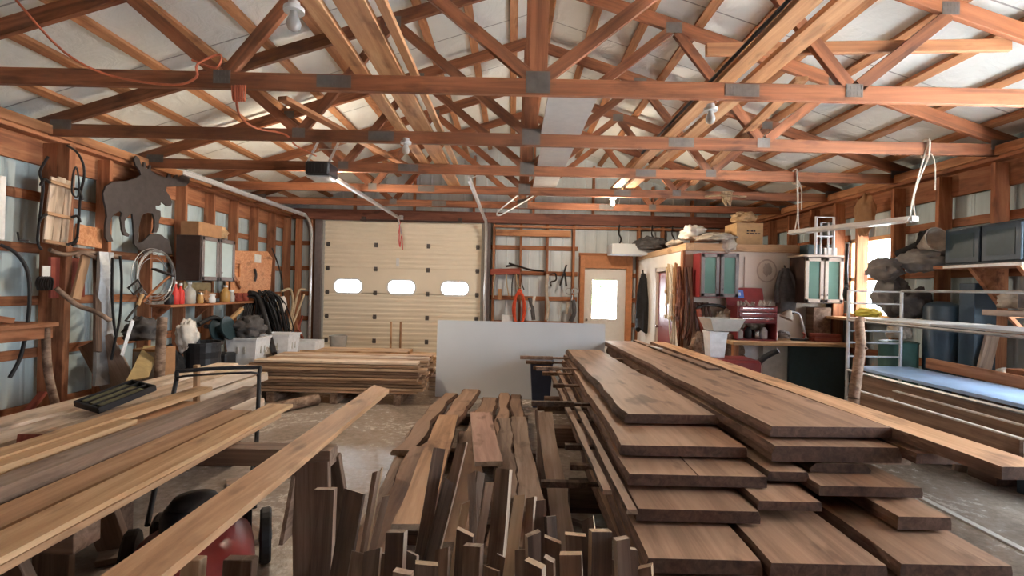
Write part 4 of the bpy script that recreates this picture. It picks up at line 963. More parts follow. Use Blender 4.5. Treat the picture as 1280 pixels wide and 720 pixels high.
# coats hanging at the right cabinet
def coat(c,size,mat,label,seed,name='hanging_coat'):
    b=MB(); n=14; m=12
    for j in range(m+1):
        f=j/m
        for i in range(n):
            a=2*math.pi*i/n; w=(.35+.65*min(1,f*2.2))*(1+.13*math.sin(3*a+seed+f*2)+.08*math.sin(7*a+f*5+seed))
            b.v.append(Vector((c[0]+math.cos(a)*w*size[0]/2,c[1]+math.sin(a)*w*size[1]/2,c[2]+size[2]/2-f*size[2]*(1+.06*math.sin(2*a+seed)))))
    for j in range(m):
        for i in range(n): b.f.append([j*n+i,j*n+(i+1)%n,(j+1)*n+(i+1)%n,(j+1)*n+i]); b.m.append(0)
    b.f.append(list(range(n))); b.f.append([m*n+i for i in range(n)]); b.m += [0,0]
    for s_ in(-1,1): b.tube([(c[0]+s_*size[0]*.2,c[1],c[2]+size[2]*.42),(c[0]+s_*size[0]*.46,c[1]-.02,c[2]+size[2]*.1),(c[0]+s_*size[0]*.5,c[1]-.02,c[2]-size[2]*.3)],size[0]*.13,7)
    b.tube([(c[0],c[1],c[2]+size[2]*.48),(c[0],c[1]+.03,c[2]+size[2]*.56)],.012,6,smooth=0)
    o=b.build(name,M[mat],smooth=True); return tag(o,label,'coat')
coat((3.90,6.86,1.66),(.26,.16,.62),'dark_cloth','dark blue-black coat hanging left of the pale-framed cabinet',1)
coat((2.44,8.95,1.40),(.20,.34,1.05),'black_cloth','black jacket hanging on the cream side wall left of the red door',4)
# horse tack hung at the partition corner
r0=random.Random(9); names=[('tan rope halter hung on the cream side wall beside the red door','rope_tan'),('pale rope lead hung in front of the red door','rope_white'),('dark leather bridle hung at the corner of the room','cardboard_dark'),('brown leather rein bundle on the corner post','dark_beam')]
for k,(l,mt) in enumerate(names):
    b=MB(); y=7.55-.17*k; x=2.485
    for i in range(4):
        z1=1.95+r0.uniform(-.08,.1); h=.75+r0.uniform(-.2,.45); w=.06+r0.uniform(0,.05)
        b.tube([(x-.02*i,y,z1),(x-.02*i,y-w,z1-h*.5),(x-.03,y-w*.3,z1-h),(x-.03,y+w,z1-h*.6),(x-.02*i,y,z1)],.012 if k<2 else .016,6)
    for i in range(3): b.lathe([(.03,-.01),(.04,0),(.03,.01)],(x-.06,y+r0.uniform(-.06,.06),1.2+.2*i),10,M=Matrix.Rotation(R(90),3,'Y'))
    o=b.build('horse_tack',M[mt],smooth=True); tag(o,l,'horse tack','horse tack at the corner of the room')
b=MB()
for i in range(10):
    x=2.50+.035*i; b.tube([(x,6.93-.02*(i%3),1.95 if i<3 else 1.45),(x+r0.uniform(-.04,.04),6.86,1.2),(x+r0.uniform(-.06,.06),6.84,.75+r0.uniform(0,.3))],.022,6)
o=b.build('leather_straps',M['brown_stain'],smooth=True); tag(o,'mass of brown leather straps below the dark green cabinet','straps',kind='stuff')
t=empty('horse_collar',(2.9,6.85,1.35),'dark curved hames bar hung under the dark green cabinet','horse tack')
MB().tube([(2.62,6.86,1.30),(2.68,6.85,1.39),(2.85,6.84,1.42),(3.0,6.84,1.40),(3.06,6.85,1.36)],.022,8).build('bar',M['black_iron'],t,smooth=True)
MB().tube([(2.66,6.85,1.36),(2.72,6.84,1.1),(2.78,6.84,.9),(2.83,6.84,.7)],.04,7).build('strap',M['red_wood'],t,smooth=True)
b=MB()
for i in range(7): b.blob((2.98+.09*i,6.82,1.22+.05*math.sin(i*2)),(.15,.14,.2),i+2,.45)
o=b.build('glove_pile',M['canvas']); tag(o,'crowded row of old gloves and rags under the dark green cabinet','rags',kind='stuff')
b=MB()
for i in range(5): b.blob((2.62+.13*i,6.7,.78+.07*(i%2)),(.24,.22,.4),i+12,.4)
o=b.build('tack_heap',M['offcut_brown']); tag(o,'brown heap of harness below the straps behind the white bucket','heap',kind='stuff')
# ---- workbench
wb=empty('workbench',(3.75,6.7,0),'workbench with a light wooden top and dark base along the corner room','workbench')
beam('bench_top',(2.95,6.68,.93),(4.56,6.68,.93),.62,.045,M['yellow_board'],wb)
MB().span((3.75,6.45,.05),(4.5,6.98,.905)).build('base_cabinet',M['teal_dark'],wb,bevel=.004)
MB().span((2.98,6.62,.05),(3.74,6.98,.905)).build('base_panel',M['white_plastic'],wb,bevel=.004)
MB().span((3.42,6.5,.05),(3.75,6.7,.9)).build('divider',M['grey_plastic'],wb)
for x in(3.0,): beam('leg',(x,6.42,0),(x,6.42,.905),.07,.07,M['stud_wood'],wb,up=(0,1,0))
# red tool chest with open lid
tc=empty('tool_chest',(3.36,6.66,.953),'dark red tool chest with drawers and raised lid on the workbench','tool chest')
x0,x1,y0,y1,z0=3.08,3.62,6.52,6.88,.955
b=MB()
b.span((x0,y0+.02,z0),(x0+.015,y1,z0+.47)).span((x1-.015,y0+.02,z0),(x1,y1,z0+.47)).span((x0,y1-.015,z0),(x1,y1,z0+.47)).span((x0,y0+.02,z0),(x1,y1,z0+.015)).span((x0,y0+.02,z0+.235),(x1,y1,z0+.25))
b.build('carcass',M['maroon_paint'],tc)
for k in range(3):
    zz=z0+.255+k*.07
    dr=MB().span((x0+.017,y0,zz),(x1-.017,y0+.3,zz+.062)).build('drawer',M['maroon_paint'],tc,bevel=.003)
    MB().span((x0+.06,y0-.012,zz+.042),(x1-.06,y0,zz+.052)).build('drawer_pull',M['chrome'],dr)
MB().bar((3.35,6.87,z0+.46),(3.35,6.95,z0+.72),.54,.012).build('lid',M['maroon_paint'],tc)
MB().box((3.22,6.90,z0+.63),(.22,.006,.12),(R(-17),0,0)).build('lid_sticker',M['sticker_blue'],tc)
b=MB()
for i,(dx,w) in enumerate(((-.05,.06),(.02,.035),(.055,.02))): b.box((3.22+dx,6.894,z0+.63),(w,.004,.045),(R(-17),0,0))
b.build('sticker_lettering',M['white_plastic'],tc)
# clutter in the chest's open bay and top tray: each a thing
r0=random.Random(21)
for k,(x,z,mt,l,n) in enumerate(((3.18,z0+.015,'grey_plastic','grey tub in the open bay of the red tool chest','tub'),(3.30,z0+.015,'black_plastic','black tool in the open bay of the red tool chest','tool'),(3.42,z0+.015,'chrome','shiny can in the open bay of the red tool chest','can'),(3.52,z0+.015,'white_plastic','white packet in the open bay of the red tool chest','packet'))):
    o=MB().lathe([(.04,0),(.045,.01),(.045,.09+.02*(k%2)),(.03,.12+.02*(k%2)),(.012,.13+.03*(k%2))],(x,6.68,z),12).build(n,M[mt],smooth=True); tag(o,l,n)
b=MB()
for i in range(12): b.tube([(3.12+.04*i,6.6+r0.uniform(0,.1),z0+.475),(3.14+.04*i+r0.uniform(-.03,.03),6.62+r0.uniform(0,.1),z0+.50+r0.uniform(0,.05))],.016,6,smooth=0)
o=b.build('loose_tools',M['canvas']); tag(o,'jumble of small tools in the top tray of the red chest','tools',kind='stuff')
# things on bench right of the chest
t=empty('desk_lamp',(4.05,6.75,.955),'jointed clamp lamp bending over the workbench by the cabinet','lamp')
MB().lathe([(.07,0),(.07,.02),(.02,.03)],(4.15,6.75,.955),14).build('base',M['black_iron'],t)
MB().tube([(4.15,6.75,.97),(4.08,6.74,1.2),(4.02,6.73,1.33),(3.86,6.7,1.36)],.014,6).build('arm',M['galvanised'],t,smooth=True)
MB().lathe([(.09,0),(.075,.05),(.04,.1),(.02,.13)],(3.82,6.68,1.26),14,M=Matrix.Rotation(R(25),3,'Y')).build('lamp_shade',M['canvas'],t,smooth=True)
o=MB().blob((3.80,6.72,1.02),(.18,.18,.13),7,.3,flat=True).build('rag',M['barrel_grey']); tag(o,'grey rag heap on the workbench next to the chest','rag')
t=empty('hand_plane',(3.98,6.70,.955),'small hand plane on the workbench in front of the lamp','tool')
MB().span((3.9,6.64,.955),(4.1,6.70,.985)).build('sole',M['black_iron'],t,bevel=.004); MB().tube([(4.06,6.67,.985),(4.08,6.67,1.04),(4.05,6.67,1.07)],.014,6).build('handle',M['red_wood'],t,smooth=True)
o=MB().lathe([(.025,0),(.025,.10),(.012,.13),(.012,.16)],(3.68,6.68,.955),12).build('spray_can',M['white_plastic'],smooth=True); tag(o,'white spray can on the workbench beside the chest','can')
for k in range(2):
    o=beam('wood_block',(4.15,6.62,.985+.055*k),(4.5,6.62,.985+.055*k),.14,.05,M['red_wood']); tag(o,('lower','upper')[k]+' reddish wood block on the right end of the workbench','block')
o=MB().span((4.28,6.8,.955),(4.53,6.98,1.42)).build('dark_chest',M['offcut_brown'],bevel=.006); tag(o,'tall brown box at the right end of the workbench','box')
# in front: trough, bucket, red jack
t=empty('bucket',(2.52,6.0,0),'white square bucket under the grey trough, left of the tool chest','bucket')
MB().tub((2.55,6.0,.80),.17,.17,.22,.22,.32,.008).build('pail',M['tote_white'],t); MB().tub((2.55,6.0,1.09),.225,.225,.24,.24,.03,.01).build('rim',M['tote_white'],t)
o=MB().tub((2.62,6.0,1.13),.30,.30,.42,.40,.15,.012).build('trough',M['grey_plastic']); tag(o,'grey trough stacked on the white bucket','tub')
t=empty('floor_jack',(2.72,5.95,.0),'dark red machine with a black handle, behind the slab stack','jack')
MB().span((2.4,5.75,.45),(3.02,6.2,.79)).build('body',M['maroon_paint'],t,bevel=.03); MB().span((2.45,5.8,0),(2.95,6.15,.45)).build('base',M['black_plastic'],t,bevel=.01)
MB().tube([(2.95,5.85,.66),(3.06,5.8,.82),(3.18,5.7,.93)],.035,8).build('handle',M['black_plastic'],t,smooth=True)
MB().lathe([(.001,0),(.05,0),(.05,.01)],(2.72,5.745,.63),14,M=Matrix.Rotation(R(90),3,'X')).build('dial',M['white_enamel'],t)
# ---- on top of the corner room
bx=empty('cardboard_box',(3.48,7.2,2.3),'tan cardboard box with dark print on top of the corner room','box')
MB().span((3.27,7.03,2.305),(3.66,7.42,2.63)).build('carton',M['cardboard'],bx,bevel=.003)
b=MB()
for i,w in enumerate((.03,.02,.035,.025)): b.span((3.42+sum((.03,.02,.035,.025)[:i])+.006*i,7.024,2.50),(3.42+sum((.03,.02,.035,.025)[:i])+.006*i+w*.85,7.029,2.525))
for i,w in enumerate((.03,.04,.025,.03,.035)): b.span((3.42+.04*i,7.024,2.465),(3.42+.04*i+w,7.029,2.483))
b.build('print',M['ink'],bx)
o=MB().blob((3.45,7.2,2.715),(.34,.25,.19),3,.45,flat=True).build('paper_bag',M['paper_bag']); tag(o,'crumpled brown paper bag on the printed cardboard box','bag')
for k,(x,y,z,sx,sy,sz,mt,l,seed) in enumerate(((3.0,7.1,2.40,.55,.4,.16,'canvas','pale cloth bundle draped on the corner room edge',2),(2.72,7.25,2.47,.36,.34,.26,'white_cloth','white-topped bundle on the corner room, left of the cloth',8),(2.55,7.6,2.36,.2,.5,.1,'canvas','flat folded cloth at the corner of the corner room roof',5),(2.55,8.9,2.45,.55,.7,.28,'dark_cloth','dark grey bundle at the back of the corner room roof',7))):
    o=MB().blob((x,y,z),(sx,sy,sz),seed,.35,flat=True).build('cloth_bundle',M[mt]); tag(o,l,'bundle')
o=MB().blob((3.13,6.97,2.30),(.22,.10,.22),6,.3).build('cloth_drape',M['canvas']); tag(o,'loose cloth corner hanging over the corner room edge by the box','cloth')
o=MB().span((1.84,8.9,2.27),(2.62,9.35,2.47)).build('foam_block',M['foam_sheet'],bevel=.006); tag(o,'long white foam block above the entry door, on the corner room edge','block')
o=MB().span((2.5,8.95,2.305),(2.95,9.3,2.42)).build('brown_case',M['brown_stain'],bevel=.01); tag(o,'dark reddish case under the grey bundle on the corner room','case')
for k,(x,l) in enumerate(((2.1,'black iron hook bar high on the far wall, left of three'),(2.75,'black iron hook bar high on the far wall, middle of three'),(3.15,'black iron hook bar high on the far wall, right of three'))):
    o=MB().tube([(x,9.49,2.90),(x-.03,9.43,2.72),(x+.02,9.43,2.62),(x,9.49,2.5)],.014,6).build('iron_hook',M['black_iron'],smooth=True); tag(o,l,'hook')

# ================================================================ right wall
# metal rack with blue-white shelf boards
rk=empty('metal_rack',(3.75,4.0,0),'steel rack with rung ends carrying pale shelves along the right wall','rack')
RX0,RX1,RY0,RY1=3.44,3.98,2.3,4.9
for x in(RX0,RX1):
    for y in(RY1,RY0): MB().tube([(x,y,0),(x,y,1.655)],.016,8,smooth=0).build('upright',M['galvanised'],rk)
for y in (RY1,RY0):
    for z in(.35,.52,.70,.80,.98,1.12,1.24,1.52,1.645):
        MB().tube([(RX0,y,z),(RX1,y,z)],.009,6,smooth=0).build('rung',M['galvanised'],rk)
for x,z in((RX0,.84),(RX1,.84),(RX0,1.345),(RX1,1.345),(RX1,1.655),(RX0,.56),(RX1,.56)):
    MB().tube([(x,RY0,z),(x,RY1,z)],.014,6,smooth=0).build('side_rail',M['grey_steel'],rk)
MB().span((RX0-.0,3.95,1.362),(RX1+.05,RY1+.02,1.38)).build('upper_shelf',M['white_enamel'],rk,bevel=.003); MB().span((RX0,RY0-.05,1.362),(RX1+.05,3.945,1.38)).build('upper_shelf',M['grey_steel'],rk,bevel=.003)
o=MB().span((RX0+.05,RY0-.1,.857),(RX1+.1,RY1+.0,.885)).build('blue_board',M['sky_tinted_sheet'],bevel=.003); tag(o,'shiny blue-white board with painted-in sky tint lying on the middle level of the steel rack','board')
for z in(.62,.72): 
    o=beam('rack_lumber',(3.62,2.5,z),(3.66,4.8,z),.12,.06,M['grey_board']); tag(o,f"grey board stored under the blue board on the rack, {'lower' if z<.7 else 'upper'} one",'board')
o=beam('dark_plank',(3.48,2.4,.72),(3.48,4.85,.72),.03,.2,M['offcut_brown']); tag(o,'dark board on edge below the blue board, rack front side','board')
o=beam('brown_rail',(4.12,2.4,.90),(4.12,4.75,.95),.03,.10,M['stud_wood']); tag(o,'brown board on edge behind the blue rack board','board')
# pole log
o=MB().tube([P(1067,498,3.9),P(1073,455,3.95),P(1076,430,3.95),P(1074,403,3.95),P(1078,401,3.95)],lambda t:.042-.01*t,10).tube([P(1077,440,3.95),P(1083,434,3.92)],.016,6,smooth=0).tube([Vector((P(1067,498,3.9).x,3.9,0)),P(1067,498,3.9)],.042,10,smooth=0).build('log_pole',M['log_wood'],smooth=True); tag(o,'knotty grey log pole standing before the steel rack','pole')
# trays of lumber with white edges
def traylike(name,x,Y0,Y1,z,label):
    t=empty(name,(x,(Y0+Y1)/2,z),label,'board')
    beam('board',(x,Y0,z-.085),(x,Y1,z-.085),.03,.17,M['offcut_brown'],t); beam('white_edge',(x,Y0,z+.005),(x,Y1,z+.005),.034,.012,M['white_cloth'],t)
    return t
traylike('edged_board',3.10,2.9,4.25,.75,'brown board on edge with a white strip, nearest the slab stack')
traylike('edged_board',3.36,2.6,4.2,.77,'brown board on edge with a white strip, nearest the steel rack')
o=MB().span((3.12,2.6,.57),(3.345,4.2,.60)).build('tray_board',M['grey_board']); tag(o,'grey board lying between the two white-edged boards','board')
for Y in(3.15,4.05):
    o=beam('cross_arm',(3.02,Y,.54),(3.9,Y,.54),.06,.05,M['offcut_brown']); tag(o,f"{'near' if Y<3.5 else 'far'} wooden cross arm under the white-edged boards",'bearer')
o=MB().blob((3.23,4.15,.66),(.24,.2,.13),4,.4).build('plastic_wrap',M['white_cloth']); tag(o,'crumpled white plastic at the far end of the white-edged boards','plastic')
o=MB().tube([(3.12,2.95,.66),(3.22,2.92,.73),(3.33,2.9,.66)],.025,8).build('pale_strap',M['white_plastic'],smooth=True); tag(o,'pale blue-white strap across the near end of the edged boards','strap')
o=MB().span((3.26,2.6,0),(3.31,4.3,.012)).build('white_strip',M['white_enamel']); tag(o,'long white strip on the floor right of the slab stack','strip')  # thin white strip added where a bright line runs along the floor
# blue-black wall cabinets on a shelf
t=cabinet('wall_cabinet',4.25,4.56,3.75,5.12,1.915,2.27,'+x','x',M['navy_panel'],M['navy_panel'],M['navy_panel']) if False else None
t=empty('wall_locker',(4.4,4.4,1.915),'long dark blue double cabinet on the right wall shelf','cabinet')
MB().span((4.27,3.99,1.915),(4.56,4.74,2.27)).build('carcass',M['navy_panel'],t,bevel=.004)
for a,c in((4.375,4.72),(4.01,4.355)):
    d_=MB().span((4.248,a,1.93),(4.268,c,2.255)).build('cabinet_door',M['navy_panel'],t,bevel=.006); MB().span((4.244,a+.05,1.98),(4.248,c-.05,2.205)).build('door_panel',M['teal_dark'],d_)
t=empty('wall_shelf',(4.4,4.3,1.88),'shelf plank under the dark blue cabinet on the right wall','shelf')
beam('shelf_board',(4.40,3.97,1.895),(4.40,4.82,1.895),.36,.03,M['stud_wood'],t); MB().span((4.213,3.97,1.882),(4.219,4.7,1.908)).build('edge_strip',M['white_enamel'],t)
for y in(4.45,4.02): MB().add([(4.56,y,1.88),(4.25,y,1.88),(4.56,y,1.5),(4.56,y+.04,1.88),(4.25,y+.04,1.88),(4.56,y+.04,1.5)],[(0,1,2),(5,4,3),(0,3,4,1),(1,4,5,2),(2,5,3,0)]).build('bracket',M['stud_wood'],t)
# bulky gear on the wall by the window
o=MB().blob((4.40,5.15,2.0),(.30,.56,.26),4,.3).build('rolled_tarp',M['barrel_grey']); tag(o,'grey rolled tarp hanging on the right wall beside the window','tarp')
o=MB().blob((4.18,5.40,1.90),(.28,.36,.24),9,.3).build('seat_pad',M['barrel_grey']); tag(o,'grey padded seat hanging in front of the window edge','cushion')
o=MB().tube([(4.36,5.42,2.08),(4.36,5.2,2.14),(4.36,5.1,2.18)],.05,8).blob((4.36,5.05,2.20),(.16,.18,.22),2,.2).build('dark_boot',M['black_cloth'],smooth=True); tag(o,'dark boot-like roll on top of the grey tarp','boot')
o=MB().lathe([(.03,0),(.04,.03),(.13,.22),(.12,.22),(.03,.04)],(4.22,4.98,2.12),16,M=Matrix.Rotation(R(75),3,'X')).build('lamp_cone',M['canvas'],smooth=True); tag(o,'pale cone shade hung between the tarp and the dark blue cabinet','shade')
o=MB().blob((4.36,5.5,1.62),(.3,.36,.42),16,.35).build('hanging_bag',M['barrel_grey']); tag(o,'grey bag hanging below the tarp','bag')
o=MB().blob((4.36,5.22,1.52),(.3,.34,.3),18,.4).build('cloth_bundle',M['dark_cloth']); tag(o,'dark bundle on the wall rail below the tarp','bundle')
o=MB().blob((4.50,6.05,1.375),(.2,.36,.14),6,.3,flat=True).build('yellow_bag',M['yellow_bag']); tag(o,'yellow plastic bag on the window sill','bag')
o=MB().tube([(4.53,6.5,2.3),(4.52,6.5,2.0),(4.53,6.5,1.75)],.02,6).blob((4.52,6.5,1.62),(.06,.08,.18),3,.3).build('dangling_cord',M['black_iron'],smooth=True); tag(o,'dark cord dangling in front of the narrow window pane','cord')
o=MB().blob((4.42,6.05,2.62),(.14,.3,.5),5,.25).build('mounted_hide',M['cardboard_dark']); tag(o,'brown mottled hide hanging above the window','hide')
# floor standing: barrels, boards
t=empty('barrel',(4.25,5.0,0),'dark green barrel standing behind the steel rack','barrel')
MB().lathe([(.16,0),(.17,.02),(.17,.35),(.18,.37),(.17,.39),(.17,.75),(.18,.77),(.17,.79),(.17,1.1),(.18,1.12),(.15,1.13)],(4.10,5.08,0),20).build('body',M['barrel_green'],t,smooth=True)
o=MB().blob((4.10,5.08,1.22),(.2,.2,.2),3,.35,flat=True).build('rag',M['canvas']); tag(o,'pale rag on top of the dark green barrel','rag')
o=MB().lathe([(.14,0),(.15,.02),(.15,1.50),(.13,1.53),(.05,1.56)],(4.36,4.86,0),18).build('duct_pipe',M['navy_panel'],smooth=True); tag(o,'tall dark blue round duct standing right of the green barrel','pipe')
o=MB().span((4.34,4.50,0),(4.55,4.66,1.74)).build('tall_panel',M['navy_panel'],bevel=.004); tag(o,'tall dark blue panel standing against the right wall','panel')
o=beam('leaning_board',(4.50,4.47,1.35),(4.15,4.42,.0),.12,.03,M['grey_board'],up=(0,1,0)); tag(o,'grey board leaning against the right wall','board')
o=beam('leaning_board',(4.5,4.72,1.1),(4.15,4.6,.0),.10,.03,M['offcut_brown'],up=(0,1,0)); tag(o,'dark board leaning against the right wall, nearer one','board')
for k,(y,z,sx,mt,l) in enumerate(((4.22,.83,.22,'canvas','pale sack on the floor boxes by the right wall'),(3.80,1.07,.2,'canvas','tan cloth heap on the lower right shelf'))):
    o=MB().blob((4.38,y,z),(.3,sx,.3),k+3,.35,flat=True).build('sack',M[mt]); tag(o,l,'sack')
o=MB().span((4.15,4.08,0),(4.55,4.34,.70)).build('dark_crate',M['offcut_dark'],bevel=.006); tag(o,'dark crate on the floor under the sacks by the right wall','crate')
# shelf with radio at the far right
t=empty('wall_shelf',(4.4,3.7,1.46),'thick grey shelf plank low on the right wall, carrying a chrome radio','shelf')
beam('shelf_board',(4.38,3.6,1.475),(4.38,4.3,1.475),.34,.05,M['grey_board'],t)
for y in(4.15,3.97): MB().bar((4.53,y,1.45),(4.28,y,1.45),.04,.03).bar((4.55,y,1.2),(4.3,y,1.45),.03,.03).build('bracket',M['stud_wood'],t)
t=empty('radio',(4.36,3.95,1.5),'chrome-fronted box with a handle on the right wall shelf','radio')
MB().span((4.28,3.84,1.502),(4.48,4.08,1.66)).build('housing',M['grey_plastic'],t,bevel=.02); MB().span((4.272,3.87,1.525),(4.281,4.05,1.64)).build('front_plate',M['dark_cloth'],t)
MB().tube([(4.38,3.86,1.66),(4.38,3.9,1.69),(4.38,4.02,1.69),(4.38,4.06,1.66)],.01,6).build('handle',M['chrome'],t)
o=MB().lathe([(.05,0),(.055,.01),(.055,.15),(.045,.17),(.02,.18)],(4.32,3.76,1.50),16).build('canister',M['chrome'],smooth=True); tag(o,'shiny cylindrical canister on the right wall shelf beside the radio','canister')
o=MB().blob((4.38,4.20,1.575),(.2,.16,.19),6,.4,flat=True).build('clutter_bag',M['canvas']); tag(o,'tan crumpled bag on the right wall shelf behind the radio','bag')
o=MB().blob((4.38,3.56,1.58),(.2,.2,.22),8,.3,flat=True).build('dark_pouch',M['dark_cloth']); tag(o,'dark pouch on the right wall shelf at the picture edge','bag')
t=empty('wall_shelf',(4.4,3.5,1.0),'lower wooden shelf on the right wall with tins','shelf')
beam('shelf_board',(4.36,3.5,.985),(4.36,4.05,.985),.36,.06,M['stud_wood'],t); MB().span((4.22,3.55,.0),(4.5,3.98,.95)).build('base_box',M['navy_panel'],t)
beam('post',(4.3,4.0,0),(4.3,4.0,.955),.06,.06,M['stud_wood'],t,up=(0,1,0))
for k,(y,l) in enumerate(((3.85,'small grey tin on the lower right shelf, farther one'),(3.55,'small grey tin on the lower right shelf, nearer one'))):
    o=MB().lathe([(.05,0),(.055,.01),(.055,.07),(.05,.08)],(4.3,y,1.016),14).build('tin',M['galvanised'],smooth=True); tag(o,l,'tin')
# ================================================================ the slab stack on the right
SM=[M['slab_wood'],M['slab_edge'],M['end_grain']]; SB=[M['slab_wood'],M['bark'],M['end_grain']]
G='rough slabs in the stickered stack'
def slab(x0,x1,Y0,Y1,z,t,label,seed,mats=SM,live=0,wob=.014,x0b=None,x1b=None,taper=0):
    """x0..x1 at the near end Y0, x0b..x1b at the far end Y1; z = top surface"""
    x0b=x0 if x0b is None else x0b; x1b=x1 if x1b is None else x1b
    w0=x1-x0; w1=x1b-x0b
    o=rough('rough_slab',((x0+x1)/2,Y0,z),((x0b+x1b)/2,Y1,z),w0,t,mats,None,seed,wob,live,taper=1-w1/w0)
    return tag(o,label,'slab',G)
# left column
slab(.74,1.36,3.10,6.35,.805,.058,'top left slab of the stack, wide, with a wavy bark edge on its left',1,SB,.5,.02,.72,1.2)
slab(.64,1.355,2.72,6.4,.725,.058,'second slab down on the left side of the stack',2,SM,.1,.012,.7,1.25)
slab(.63,1.00,2.50,6.45,.645,.058,'third slab down at left in the stack, outer of a split pair',3,SM,.2,.012,.7,.98)
slab(1.005,1.355,2.50,6.3,.645,.058,'third slab down at left in the stack, inner of a split pair',4,SM,0,.008,.99,1.3)
slab(.62,1.21,2.30,6.5,.555,.058,'fourth slab down on the left side of the stack',5,SM,.2,.012,.7,1.22)
slab(.60,1.075,2.02,6.5,.475,.062,'fifth slab down at left, at the bottom edge of the picture',6,SM,.2,.012,.68,1.05)
slab(.58,1.10,1.95,6.5,.385,.062,'sixth slab down at left in the stack, almost hidden',7,SM,.2,.012,.66,1.1)
slab(.56,1.10,1.95,6.5,.295,.062,'seventh slab down at left in the stack, seen along its side',8,SM,.2,.012,.64,1.1)
# middle pieces
slab(1.225,1.55,2.36,5.8,.58,.045,'short-ended brown slab between the two columns, upper',9,SM,.2)
slab(1.235,1.50,2.48,5.9,.645-.002,.05,'narrow slab between the columns, just under the wide right slab',10,SM,.2) if False else slab(1.38,1.60,2.55,5.9,.655,.05,'narrow slab end between the columns, under the big right slabs',10,SM,.2)
slab(1.10,1.58,2.0,6.0,.478,.062,'fifth level slab right of the crack, bottom of the picture',11,SM,.1)
slab(1.12,1.58,1.95,6.0,.385,.062,'sixth level slab right of the crack, hidden below',12,SM,.1)
# right column
slab(1.46,2.19,2.72,7.1,.852,.058,'widest top slab on the right side of the stack',13,SM,.25,.016,1.36,1.94)
slab(1.43,2.15,2.62,7.0,.772,.085,'second slab down on the right, under the widest top slab',14,SM,.25,.014,1.38,2.0)
slab(1.62,1.98,2.62,6.5,.68,.05,'rough bark-edged slab in the third level on the right',15,SB,.8,.03)
slab(2.0,2.30,2.75,6.4,.68,.045,'grey cracked slab end beside the bark-edged slab on the right',16,[M['grey_board'],M['bark'],M['grey_board']],.2,.02)
slab(1.60,2.12,2.45,6.3,.625,.05,'fourth slab down on the right, light sawn end',17,SM,.2)
slab(1.86,2.10,2.28,6.2,.555,.062,'narrow slab jutting forward on the right, fifth level',18,SM,.1)
slab(1.66,2.14,2.02,6.2,.475,.058,'broad slab jutting out lowest on the right front',19,SM,.1,.01)
slab(1.64,2.16,1.98,6.2,.385,.06,'slab just under the broad lowest right slab',20,SM,.1,.01)
slab(2.2,2.43,2.14,7.1,.852,.058,'long narrow plank along the right edge of the slab stack',21,[M['tan_board'],M['slab_edge'],M['end_grain']],0,.006,2.06,2.28)
slab(2.16,2.42,2.55,6.9,.77,.056,'dark plank under the long right edge plank',22,SM,.1,.008,2.06,2.28)
slab(1.90,2.02,4.6,7.1,.872,.02,'thin dark-edged strip lying on the widest right slab',23,[M['slab_wood'],M['bark'],M['end_grain']],.3,.01,1.80,1.88)
o=MB().bar(P(808,432,6.6)+Vector((0,0,.01)),P(826,437,5.9)+Vector((0,0,.012)),.06,.006).build('white_offcut',M['white_enamel']); tag(o,'small white strip lying at the far end of the slab stack','strip')
# stickers between the layers
r0=random.Random(2); n=0
levels=[(.742,.748),(.662,.67),(.58,.585),(.49,.495),(.40,.41),(.31,.32)]
Gs='stickers spacing the slab stack'
spec=[ # Y, z, x left end, x right end
 (3.18,.311,.22,1.5),(3.25,.401,.42,1.5),(3.4,.486,.40,1.6),(3.75,.571,.52,2.1),(3.95,.656,.18,1.5),(4.15,.571,.24,1.3),
 (4.7,.656,.42,2.1),(5.2,.736,.28,1.9),(5.35,.656,.36,2.1),(6.0,.736,.12,1.9),(6.15,.656,.2,1.9),(6.25,.571,.3,1.9)]
place=['nearest, lowest one','next up, near the front','third from the front, dark and blunt','short one in the fourth level','long one reaching far left mid-stack','lying just behind the long one','half way back, upper','two thirds back, thin','two thirds back, lower','far end, longest','far end, middle','far end, lowest']
for (Y,z,a,c),l in zip(spec,place):
    xe=.53
    o=MB().span((a,Y-.022,z-.0105),(c,Y+.022,z+.0105)).span((a+.0,Y-.023,z-.021),(xe,Y+.023,z+.019)).build('sticker',M['offcut_dark'] if Y<4.6 else M['offcut_brown'],bevel=.003); tag(o,'wooden sticker poking out left of the slab stack, '+l,'sticker',Gs)
for Y in(2.9,4.0,5.4,6.5):
    for z,a,c in((.79,1.5,2.42),(.706,1.6,2.2),(.641,1.65,2.1)):
        pass
# base timbers carrying the stack
for k,Y in enumerate((2.2,3.5,4.9,6.2)):
    o=beam('base_timber',(.45,Y,.10),(2.2,Y,.10),.14,.2,M['offcut_dark']); tag(o,f"dark base timber under the slab stack, {ORD[k]} from the front",'bearer','base timbers of the slab stack')
# long strips along the left side, resting on the stickers
for k,(a,c,l) in enumerate((((.56,2.15,.62),(.58,6.0,.62),'long thin strip lying on the stickers left of the stack, inner one'),((.50,2.4,.60),(.50,6.0,.60),'long thin strip lying on the stickers left of the stack, outer one'))):
    o=rough('edging_strip',a,c,.05,.022,[M['slab_wood'],M['bark'],M['raw_edge']],None,30+k,.008,.2); tag(o,l,'strip')
